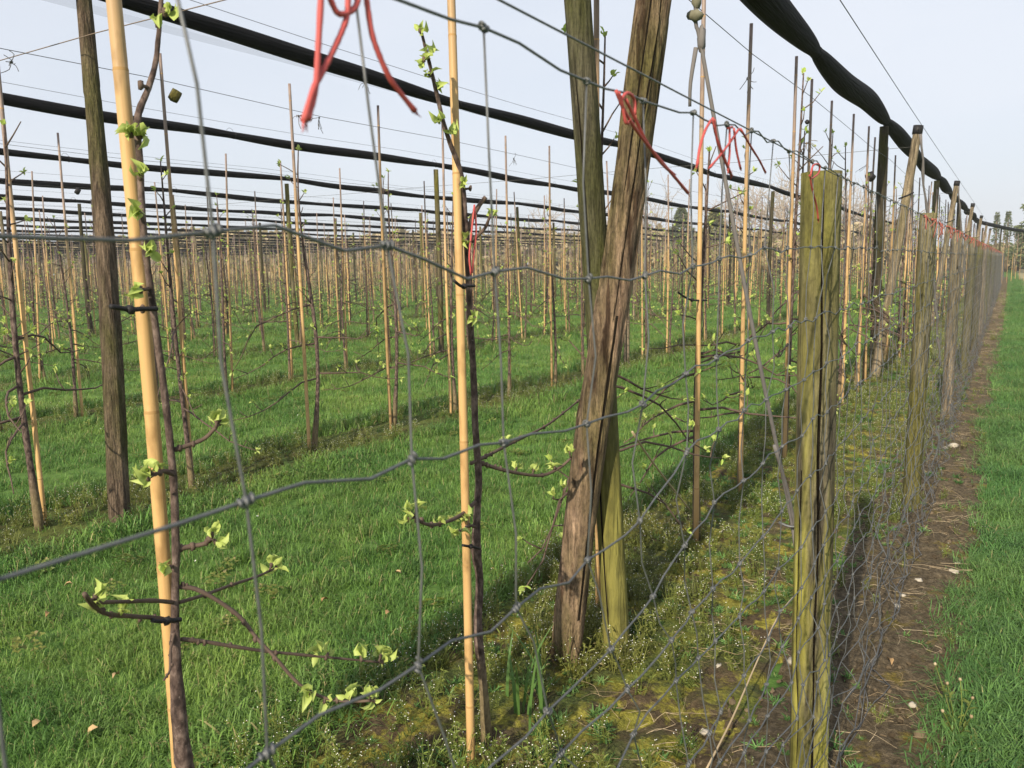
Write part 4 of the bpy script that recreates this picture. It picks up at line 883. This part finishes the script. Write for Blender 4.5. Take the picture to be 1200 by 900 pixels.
# slices of branch hung on the wires
for q, (px, py, k, r, lab) in enumerate([(205, 112, 1, .042, 'slice of mossy log hanging on the wire beside the left canes'), (91, 224, 3, .045, 'dark lump hanging from the wire left of the weathered post'), (1020, 207, 0, .05, 'dark clamp on the cross wire at the second net post'), (946, 143, 0, .016, 'tiny black clip on the wire above the split post')]):
    p = on_row(px, py, rowX(k) + .03); m = MB(); a = np.linspace(0, 1, 4)
    m.tube(np.array([[-.03, 0, 0], [-.01, 0, 0], [.01, 0, 0], [.03, 0, 0]]) * (r / .04), np.array([.9, 1, 1, .85]) * r, 12, 0, True, 1 + np.random.default_rng(q).normal(0, .07, (4, 12)), 1 if q == 0 else 0)
    o = m.obj('wire_weight', ['mossy_wood' if q == 0 else 'rubber', 'pale_wood'], None, True, tuple(p)); o.rotation_euler = (0, .5, 1.1); tag(o, lab, 'wire weight')
# the guy cable from the leaning post to the ground by the split post
ga = bt + np.array([.03, .05, -.08]); gb = on_ground(938, 705); k1 = on_row(818, 24, -1.0)
g0 = on_row(816, 10, -.98); line = [ga, on_row(815, 8, -1.0), on_row(822, 55, -.985), on_row(857, 250, -.90), on_row(890, 425, -.83), on_row(928, 612, -.77), gb]
G_ = empty('guy_cable', tuple(gb)); tag(G_, 'grey guy cable slanting down to the ground left of the split fence post', 'cable'); gb_ = np.array(gb)
pth = smooth_path(line, 4) - gb_; MB().tube(pth, np.linspace(.0065, .009, len(pth)), 8).obj('cable', 'cable', G_)
d2 = smooth_path([on_row(905, 520, -.80) - [0, .02, 0], on_row(922, 580, -.78) - [0, .02, 0], on_row(933, 640, -.76) - [0, .02, 0], gb], 4) - gb_ + np.array([.016, -.01, 0]); MB().tube(d2, .0075, 7).obj('cable_tail', 'cable', G_)
kn = line[1] - gb_; m = MB(); m.blob(kn + [0, 0, -.03], .027, 9, 6, .25, (1, 1, .75)); m.blob(kn + [.004, 0, .02], .017, 8, 5, .25, (1, 1, 1.6)); m.obj('knot', 'rag', G_)
m = MB(); m.blob(line[2] - gb_ + [.0, 0, .03], .019, 8, 6, .25, (.8, .8, 2.4)); m.tube(smooth_path([line[2] - gb_ + [-.02, 0, 0], line[2] - gb_ + [-.035, -.01, -.12], line[2] - gb_ + [-.04, 0, -.2]], 3), [.009, .007, .006], 6); m.obj('rag_end', 'cable', G_)
cl = line[5] - gb_; MB().tube(smooth_path([cl + [-.05, -.03, .0], cl + [0, -.035, -.01], cl + [.05, -.01, -.005], cl + [.04, .02, .01]], 3), .006, 6).obj('wire_clip', 'wire', G_)
for i, c_ in enumerate(CAPS[1:3]):
    g_ = c_ + np.array([.03, -.05, -.1]); e_ = np.array([-.72, c_[1] + 1.3, 0]); rs = np.random.default_rng(i); t = np.linspace(0, 1, 22)[:, None]; P = g_ + (e_ - g_) * t + rs.normal(0, .006, (22, 3)); m = MB().tube(P, .012 + .008 * (np.arange(22) % 3 == 0), 6)
    tag(m.obj('guy_cable', 'cable'), '%s twisted guy strap hanging from a capped leaning post' % ordinal(i + 1), 'cable', 'guy straps of the leaning posts')

# ------------------------------------------------------------------ wire fence
FX = -.37; SP = .151
near_y = [.86 * q for q in (-.175, 0, .175, .35, .52, .69, .89, 1.06, 1.24, 1.40, 1.59, 1.76, 1.94)]
SY = near_y + [near_y[-1] + SP * (i + 1) for i in range(445)]
ZT = {0: [(.49, 1.704), (.68, 1.714), (.85, 1.707), (1.0, 1.708), (1.17, 1.719), (1.35, 1.728), (1.65, 1.738), (2.4, 1.735)],
      1: [(.348, 1.522), (.517, 1.514), (.683, 1.498), (.893, 1.484), (1.133, 1.483), (1.376, 1.508), (1.54, 1.514), (1.9, 1.529), (2.6, 1.535)],
      2: [(.36, 1.344), (.54, 1.337), (.72, 1.321), (.89, 1.309), (1.07, 1.311), (1.41, 1.335), (1.74, 1.351)],
      3: [(.37, 1.158), (.55, 1.150), (.72, 1.140), (.90, 1.129), (1.05, 1.139), (1.26, 1.205), (1.8, 1.205)],
      4: [(.5, .985), (.99, .991), (1.18, 1.021), (1.27, 1.042), (1.41, 1.070), (2.16, 1.065)],
      5: [(.8, .903), (1.08, .915), (1.6, .90), (2.0, .915)], 6: [(.97, .81), (1.22, .815), (1.55, .785), (1.95, .765)]}
ZT = {j: [(a * .86, 1.5 + (z - 1.5) * .86) for a, z in t] for j, t in ZT.items()}
ZB = [None] * 7 + [.78, .70, .625, .55, .48, .41, .345, .28, .22, .16, .10, .04]
NWIRE = len(ZB); SK = [0, 0, 0, 0, .045, .085, .14] + [.155] * 12
frs = np.random.default_rng(99); jit = frs.normal(0, 1, (len(SY), NWIRE, 3))
def knot_at(i, j):
    y = SY[i]
    if j in ZT: t = ZT[j]; z = float(np.interp(y, [a for a, _ in t], [b_ for _, b_ in t]))
    else: z = ZB[j]
    fall = min(1, max(0, (1.25 - y) / .34)); yy = y + SK[j] * fall + (-.030, -.003, .017, .028, .03)[min(j, 4)] * .86 * min(1, max(0, (.85 - y) / .25))
    x = FX + .05 * max(0, 1 - z / 1.0); lo = max(0, 1 - z / .75); far = .6 if y < 3 else 1.0
    return np.array([x + jit[i, j, 0] * (.004 + .022 * lo), yy + jit[i, j, 1] * (.004 + .02 * lo * far), z + jit[i, j, 2] * (.003 + .010 * lo)])
K = np.array([[knot_at(i, j) for j in range(NWIRE)] for i in range(len(SY))])
FN = empty('wire_fence', (FX, 2.3, 0)); FO = np.array([FX, 2.3, 0]); tag(FN, 'knotted grey wire mesh fence running past the camera on rough round posts', 'fence')
for j in range(NWIRE):
    P = []; R = []
    for i in range(len(SY) - 1):
        a, b_ = K[i, j], K[i + 1, j]
        if SY[i] < 9:
            wv = frs.normal(0, .0035, 2); P += [a, a * .7 + b_ * .3 + [0, 0, .002 + wv[0]], a * .3 + b_ * .7 + [0, 0, -.003 + wv[1]]]
        elif i % 3 == 0: P.append(a)
    P.append(K[-1, j]); P = np.array(P); MB().tube(P - FO, .00125 if j < 5 else .00135, 6).obj('line_wire', 'wire', FN)
ys_ = np.linspace(-1, 68, 90); MB().tube(np.stack([ys_ * 0 + FX - .002, ys_, 1.717 - .006 * np.clip(ys_, 0, 2) + .003 * np.sin(ys_ * 2.2)], 1) - FO, .0011, 6).obj('top_wire', 'wire', FN)
# one wrapped knot, shared
aa = np.linspace(0, 2 * PI * 2.6, 26); kb = MB(); kb.tube(np.stack([.0025 * np.cos(aa), np.linspace(-.0058, .0058, 26), .0025 * np.sin(aa)], 1), .0013, 5); kb.blob((0, 0, 0), .0029, 7, 5, .15, (1, 1.5, 1)); KM = kb.mesh('knot', 'wire')
far_st = MB()
for i in range(len(SY)):
    P = []
    for j in range(NWIRE):
        P.append(K[i, j])
        if j < NWIRE - 1 and SY[i] < 9: P.append((K[i, j] + K[i, j + 1]) / 2 + frs.normal(0, .0055, 3))
    P = np.array(P) - FO
    if i < 298:
        m = MB().tube(P, .00105 if SY[i] < 1.9 else .0013, 5 if SY[i] < 9 else 3)
        if i >= 26 and SY[i] < 14:
            for j in range(NWIRE): m.blob(K[i, j] - FO, .0034, 5, 3, .1, (1, 1.4, 1))
        so = m.obj('stay_wire', 'wire', FN)
        if i < 26:
            for j in range(12): link('knot', KM, so, tuple(K[i, j] - FO), (frs.normal(0, .3), 0, frs.normal(0, .2)))
    else: far_st.tube(P, .0011, 3)
o = far_st.obj('stay_wires', 'wire', FN); o['kind'] = 'stuff'
FPY = [2.26, 5.30, 8.55, 11.9, 15.1] + [15.1 + 3.2 * (i + 1) for i in range(16)]
for i, y in enumerate(FPY):
    x0 = -.425
    if i == 0:
        pb = np.array([-.405, 2.26, -.1]); pt = np.array([-.428, 2.26, 1.722]); fa = math.atan2(-pb[1], -pb[0])
        o = timber('fence_post', [pb - FO, (pb + pt) / 2 - FO, pt - FO], [.052, .0505, .0495], ['lichen_wood', 'crack'], 61, 34, .03, [(fa + .18, .0, 1.0, .55, .22, .05), (fa - .7, .1, .6, .12, .3, .03)], 0, FN, 30); o['label'] = 'nearest fence post, split down the middle and streaked yellow with lichen'
    else:
        pb = np.array([x0, y, -.1]); pt = np.array([x0 + random.uniform(-.01, .02), y + random.uniform(-.03, .03), 1.715 + random.uniform(-.02, .05)])
        timber('fence_post', [pb - FO, (pb + pt) / 2 - FO, pt - FO], [.051, .048, .047], [['green_wood', 'pale_wood', 'green_wood', 'mossy_wood', 'pale_wood'][(i - 1) % 5], 'crack'], 62 + i, 12 if i < 5 else 8, .06, None, 0, FN, 8)

# red twine ties
def red_tie(strands, X, label, r=.0019, group='red twine ties knotted to the fence wire', X2=None):
    m = MB(); rr = np.random.default_rng(len(label))
    for s_ in strands:
        k = len(s_); P = smooth_path([on_row(a, b_, X + ((X2 or 0) * i / k)) for i, (a, b_) in enumerate(s_)], 5)
        m.tube(P, r * np.concatenate([np.full(len(P) - 2, 1), [1.1, 1.2]]) * rr.uniform(.92, 1.1, len(P)), 7)
        d = P[-1] - P[-2]; d /= np.linalg.norm(d) + 1e-9
        for e in range(5): f = d + rr.normal(0, .35, 3); m.tube([P[-1] - d * .002, P[-1] + f * .002, P[-1] + f * .0045 + rr.normal(0, .0008, 3)], [r * .4, r * .3, r * .15], 4)
    return tag(m.obj('twine_tie', 'red_twine'), label, 'twine', group)
red_tie([[(377, -25), (376, 0), (373, 53), (371, 92), (367, 118), (360, 140)], [(408, -20), (407, 15), (400, 38), (388, 64), (378, 84), (367, 105), (356, 142)], [(383, -12), (391, 8), (397, 16), (408, 15), (417, 7), (421, -10)]], -.36, 'leftmost red twine tie with crossing strands at the top edge')
red_tie([[(427, -20), (431, 10), (436, 40), (445, 66), (457, 92), (470, 110), (486, 130)]], -.36, 'single red twine tail curving right at the top edge')
red_tie([[(722, 106), (730, 126), (744, 150), (764, 176), (786, 202), (806, 226)], [(733, 116), (745, 140), (757, 165), (774, 190), (790, 205)], [(725, 108), (729, 122), (733, 142), (735, 144)], [(728, 116), (735, 109), (743, 116), (744, 134)]], -.361, 'red twine tie hanging across the leaning barked post', .0019)
red_tie([[(833, 141), (826, 154), (820, 174), (817, 194)], [(835, 138), (839, 158), (846, 178), (853, 195), (857, 205)], [(837, 140), (840, 162), (847, 182), (856, 203)]], -.361, 'red twine tie on the wire where the guy cable passes', .0019)
red_tie([[(866, 151), (856, 166), (844, 182), (832, 196)], [(858, 149), (853, 150)], [(860, 150), (863, 176), (868, 198)], [(868, 151), (880, 172), (890, 188), (897, 202)], [(855, 150), (855, 178), (853, 200)]], -.361, 'red twine tie left of the split post with four tails', .0017)
red_tie([[(950, 205), (953, 194), (960, 193), (959, 203), (951, 209), (949, 206)], [(949, 205), (952, 222), (957, 242), (959, 258)]], -.362, 'red twine loop on top of the split fence post', .0019)
for q in range(32):
    y = 4.5 + 0.42 * q + .028 * q * q + random.uniform(-.08, .08)
    if y > 55: break
    m = MB(); rs = np.random.default_rng(900 + q)
    for e in range(rs.integers(2, 5)):
        L = rs.uniform(.03, .10); dy = rs.normal(0, .07); m.tube(smooth_path([(0, 0, 0), (rs.uniform(0, .03), dy * .5, .01 - L * .3), (rs.uniform(-.01, .03), dy, -L)], 3), .0026, 5)
    m.blob((0, 0, 0), .008, 6, 4, .3, (1, 1.6, 1)); near_ = y < 8
    tag(m.obj('twine_tie', 'dull_twine', None, True, (FX + .005, y, 1.70)), '%s dull red twine tie along the top wire past the split post' % ordinal(q + 1), 'twine', 'red twine ties knotted to the fence wire')

# ------------------------------------------------------------------ small things on the ground
for q, (px, py, r, lab) in enumerate([(931, 776, .022, 'pale white stone left of the split post base'), (842, 781, .012, 'small cream stone in the moss near the wire mesh'), (1069, 826, .011, 'small white stone on the brown verge at lower right'), (1058, 698, .012, 'white stone below the fence mesh, middle of the verge'), (1052, 710, .012, 'buff stone beside the white one below the mesh'),
        (1077, 680, .013, 'grey stone on the verge near a green seedling'), (1122, 661, .016, 'pale flat stone at the grass edge of the verge'), (1118, 671, .022, 'dark grey stone at the grass edge of the verge'), (1117, 522, .03, 'white stone on the verge beside the third fence post'), (1108, 525, .02, 'small stone left of the third fence post'), (826, 858, .014, 'brown pebble among yellow moss at bottom')]):
    p = on_ground(px, py, .028); m = MB().blob((0, 0, 0), r, 9, 6, .34, (1.25, .95, .7), 0, random.Random(q)); o = m.obj('stone', 'stone', None, True, tuple(p)); o.rotation_euler = (random.uniform(-.3, .3), random.uniform(-.3, .3), random.uniform(0, 6)); tag(o, lab, 'stone', 'stones on the strip below the fence')
def dead_leaf_mesh(seed):
    rs = np.random.default_rng(seed); m = MB().leaf([0, 0, 0], [1, 0, .15], np.array([0, 0, 1.0]), .036, .024, 0, .4, .9); return m.mesh('dead_leaf', 'dead_leaf')
for q, (px, py, lab) in enumerate([(85, 684, 'yellowed dead leaf in the grass left of the thick cane'), (58, 718, 'brown curled leaf under the left branches'), (140, 790, 'tan dead leaf left of the cane near the bottom'), (115, 852, 'pale curled leaf at lower left'), (38, 852, 'brown leaf at the lower left corner'), (470, 672, 'orange brown leaf in the lane left of the second cane'), (452, 720, 'rusty leaf lower in the lane'), (377, 705, 'buff leaf lying right of the long branch'), (255, 885, 'brown leaf at the bottom beside the left trunk'), (868, 512, 'tiny brown leaf by the fourth cane'), (1040, 772, 'pinkish dead leaf on the verge below the mesh'), (900, 631, 'reddish dead leaf by the guy cable')]):
    p = on_ground(px, py, .05); o = link('dead_leaf', dead_leaf_mesh(q), None, tuple(p), (random.uniform(-.4, .4), random.uniform(-.4, .4), random.uniform(0, 6))); tag(o, lab, 'leaf', 'dead leaves on the ground')
P = smooth_path([on_ground(826, 905, .03), on_ground(858, 842, .07), on_ground(885, 780, .12), on_ground(912, 722, .2), on_ground(938, 690, .24)], 4)
tag(MB().tube(P, np.linspace(.0034, .0022, len(P)), 6).obj('dry_stalk', 'dry_straw'), 'long pale dead stalk leaning in the mesh left of the split post', 'stalk')
P = smooth_path([on_row(741, 506, -.9), on_row(760, 535, -.95), on_row(785, 568, -1.0), on_row(808, 597, -1.1)], 4)
tag(MB().tube(P, .0035, 5).obj('dry_stalk', 'dry_straw'), 'thin straw yellow stalk slanting right of the crossed posts', 'stalk')
# strap-leaved bulb plant
p0 = on_ground(622, 838); BP_ = empty('bulb_plant', tuple(p0)); tag(BP_, 'clump of upright strap shaped green leaves beside the second tree', 'plant')
rs = np.random.default_rng(3)
for q in range(17):
    a = rs.uniform(0, 2 * PI); h = rs.uniform(.16, .34); lean = rs.uniform(.1, .55) * h; b0 = np.append(rs.normal(0, .045, 2), 0); d = np.array([math.cos(a), math.sin(a), 0]); sdv = np.array([-d[1], d[0], 0]); V = []
    for i in range(7):
        t = i / 6; c = b0 + d * lean * t ** 2 + np.array([0, 0, h * (t - .18 * t * t * (lean / h))]); w_ = .011 * (1 - t ** 3) + .001; V += [c - sdv * w_ * .5, c + d * .002, c + sdv * w_ * .5]
    F_ = []
    for i in range(6): F_ += [[3 * i, 3 * i + 1, 3 * i + 4, 3 * i + 3], [3 * i + 1, 3 * i + 2, 3 * i + 5, 3 * i + 4]]
    mm = MB(); mm.add(V, F_); mm.obj('leaf', 'strap_leaf', BP_)
# yellow flowering weed on the track edge
p0 = on_ground(1120, 868); m = MB(); rs = np.random.default_rng(4)
W_ = empty('tall_weed', tuple(p0)); tag(W_, 'pale green weed with flower heads at the grass edge, lower right', 'plant')
for q in range(6):
    tip = np.array([rs.normal(0, .05), rs.normal(0, .05), rs.uniform(.10, .19)]); sm = MB().tube(smooth_path([(0, 0, 0), tip * .5 + rs.normal(0, .008, 3), tip], 3), .0015, 5)
    for e in range(4): t = rs.uniform(.2, .9); a = rs.uniform(0, 6.3); sm.leaf(tip * t, [math.cos(a), math.sin(a), .5], np.array([0, 0, 1.0]), .03, .010)
    so = sm.obj('stem', 'weed', W_); hd = MB(); hd.blob(tip, .0055, 6, 4, .2); hd.obj('flower_head', 'dry_straw', so)

# ------------------------------------------------------------------ far background
b = NB('pale_twig', 0.9, 0.1); b.color((0.36, 0.30, 0.24)); M['pale_twig'] = b.m
def bare_tree(x, y, H, W, seed, label, mat='pale_twig'):
    rs = np.random.default_rng(seed); root = empty('bare_tree', (x, y, 0)); tag(root, label, 'tree', 'trees beyond the orchard'); tr = MB(); tr.tube([(0, 0, 0), (rs.normal(0, .1), 0, H * .3), (rs.normal(0, .2), rs.normal(0, .2), H * .75)], [.2, .15, .05], 6); cr = MB()
    def grow(p, d, L, r, lvl):
        d = d / np.linalg.norm(d); P = [p]; 
        for q in range(3): d = d + rs.normal(0, .18, 3) + [0, 0, .05]; d /= np.linalg.norm(d); P.append(P[-1] + d * L / 3)
        cr.tube(P, np.linspace(r, r * .5, 4), 3, 0, False)
        if lvl:
            for q in range(5 if lvl > 1 else 6): t = rs.integers(1, 4); grow(P[t], d + rs.normal(0, .6, 3), L * rs.uniform(.45, .7), r * .62, lvl - 1)
    for q in range(18):
        a = rs.uniform(0, 6.28); z = H * rs.uniform(.2, .6); grow(np.array([0, 0, z]), np.array([math.cos(a), math.sin(a), rs.uniform(.5, 1.6)]) , W * rs.uniform(.5, .85), .08, 2)
    tr.obj('trunk', mat, root); cr.obj('crown', mat, root); return root
def conifer(x, y, H, W, seed, label, mat='needle', z0=.08):
    rs = np.random.default_rng(seed); root = empty('conifer', (x, y, 0)); tag(root, label, 'tree', 'trees beyond the orchard'); MB().tube([(0, 0, 0), (0, 0, H * .97)], [.2, .03], 6).obj('trunk', 'far_bark', root); m = MB()
    for q in range(int(1100 * min(2.4, H * W / 14))):
        z = H * (z0 + (1 - z0) * rs.random() ** .85); rr = W * .5 * (1 - (z / H) ** (1.5 if W > 2 else .9)) * (1 + .35 * math.sin(z * 3.1 + seed)) + .04; a = rs.uniform(0, 6.28); r = rr * (.35 + .65 * rs.random() ** .5); p = np.array([r * math.cos(a), r * math.sin(a), z - .12 * r])
        d = np.array([math.cos(a), math.sin(a), -.15]) + rs.normal(0, .45, 3); m.leaf(p, d, np.array([0, 0, 1.0]) + rs.normal(0, .5, 3), rs.uniform(.3, .6) * min(1, W / 4 + .2), .22 * min(1, W / 4 + .2))
    m.obj('crown', mat, root, False); return root
def place(px, dist):                            # a spot seen in the given direction, some metres away
    r = ray(px, 310); r = r / math.hypot(r[0], r[1]); return r[0] * dist, r[1] * dist
for q, (px, dist, H, W, lab) in enumerate([(770, 118, 9.6, 6, 'pale bare tree just right of the crossed posts'), (700, 125, 7.5, 6, 'low bare tree partly behind the crossed posts'), (872, 120, 11.5, 6, 'bare tree above the pale cane left of the split post'), (915, 112, 13, 7, 'tallest bare tree just left of the split post'), (975, 118, 11, 6, 'bare tree behind the split post'), (1005, 116, 9.5, 5, 'bare tree just right of the split post'), (650, 130, 6.5, 6, 'faint low bare tree left of the crossed posts'), (1045, 120, 8.5, 5, 'bare tree behind the second net post')]):
    bare_tree(*place(px, dist), H, W, 400 + q, lab)
for q, (px, dist, H, W, mat, lab) in enumerate([(798, 105, 8.2, 5, 'needle', 'dark rounded evergreen right of the crossed posts'), (838, 100, 7.6, 6.5, 'needle_pale', 'broad olive evergreen behind the guy cable'), (1165, 92, 5.7, 1.2, 'needle', 'narrow pointed conifer left of the big pine at the right'), (1178, 96, 5.9, 1.4, 'needle', 'second pointed conifer beside the big pine at the right'), (1219, 88, 9.4, 4.8, 'needle', 'big dark pine at the right edge'), (1192, 100, 4.6, 1.5, 'needle', 'small dark pine in front of the big one at the right')]):
    conifer(*place(px, dist), H, W, 500 + q, lab, mat)
# low hedge closing the horizon
Vh = []; Th = []; rs = np.random.default_rng(8); mh = MB()
for q in range(22000):
    px = rs.uniform(-250, 1330); dist = rs.uniform(108, 128); x, y = place(px, dist); z = rs.random() ** .85 * (3.9 + 2.6 * float(vnoise(px * .02, 1.0, 2))) * (.35 if px > 1060 else 1); a = rs.uniform(0, 6.28)
    mh.leaf([x, y, z], [math.cos(a), math.sin(a), rs.uniform(.2, 1.5)], np.array([0, 0, 1.0]) + rs.normal(0, .5, 3), rs.uniform(.9, 1.8), .75)
leaf_mat('hedge', (0.26, 0.22, 0.12), (0.46, 0.38, 0.24), 0.25)
tag(mh.obj('hedge', 'hedge', None, False), 'low brown hedge closing the horizon behind the orchard', kind='stuff')
# farm shed with an orange roof beyond the end of the track
SH = empty('farm_shed', (6.2, 150, 0)); tag(SH, 'low far off shed with an orange tiled roof at the right edge', 'shed')
def box(m, a, b_, mi=0):
    x0, y0, z0 = a; x1, y1, z1 = b_; V = [[x0, y0, z0], [x1, y0, z0], [x1, y1, z0], [x0, y1, z0], [x0, y0, z1], [x1, y0, z1], [x1, y1, z1], [x0, y1, z1]]
    m.add(V, [[3, 2, 1, 0], [4, 5, 6, 7], [0, 1, 5, 4], [1, 2, 6, 5], [2, 3, 7, 6], [3, 0, 4, 7]], mi); return m
box(MB(), (-5.2, 0, 0), (9, 6, 2.75)).obj('wall', 'shed_wall', SH, False)
rf = [[-5.7, -.6, 2.72], [9.5, -.6, 2.72], [9.2, 3, 4.1], [-5.4, 3, 4.1], [-5.7, 6.6, 2.72], [9.5, 6.6, 2.72]]
m = MB(); m.add(rf + [[a, b_, c - .12] for a, b_, c in rf], [[0, 1, 2, 3], [3, 2, 5, 4], [7, 6, 9, 8], [8, 9, 10, 11], [0, 6, 7, 1], [4, 5, 11, 10], [0, 3, 9, 6], [3, 4, 10, 9], [1, 7, 8, 2], [2, 8, 11, 5]]); m.obj('roof', 'roof_tile', SH, False)
for q in range(6): tag(MB().tube([(0, 0, -.1), (0, 0, 1.5)], .05, 8).obj('gate_post', 'pale_wood', None, True, (.3 + .75 * q, 74 + .8 * (q % 2), 0)), 'pale slim post, %s from the left at the far end of the track' % ordinal(q + 1), 'post', 'pale posts at the far end of the track')
hz = MB(); box(hz, (-260, -25, -1.0), (60, 230, 15.0)); ho = hz.obj('haze', 'rubber', None, False); ho.data.materials.clear(); tag(ho, 'thin pale spring haze over the orchard', kind='stuff')
hm = bpy.data.materials.new('haze'); hm.use_nodes = True; hm.node_tree.nodes.clear(); hv = hm.node_tree.nodes.new('ShaderNodeVolumePrincipled'); ht = hm.node_tree.nodes.new('ShaderNodeOutputMaterial')
hv.inputs['Color'].default_value = (0.97, 0.97, 0.98, 1); hv.inputs['Density'].default_value = 0.0011; hv.inputs['Anisotropy'].default_value = 0.2; hm.node_tree.links.new(hv.outputs[0], ht.inputs['Volume']); ho.data.materials.append(hm)
print('grass tufts', NG, 'tree spots', len(spots))
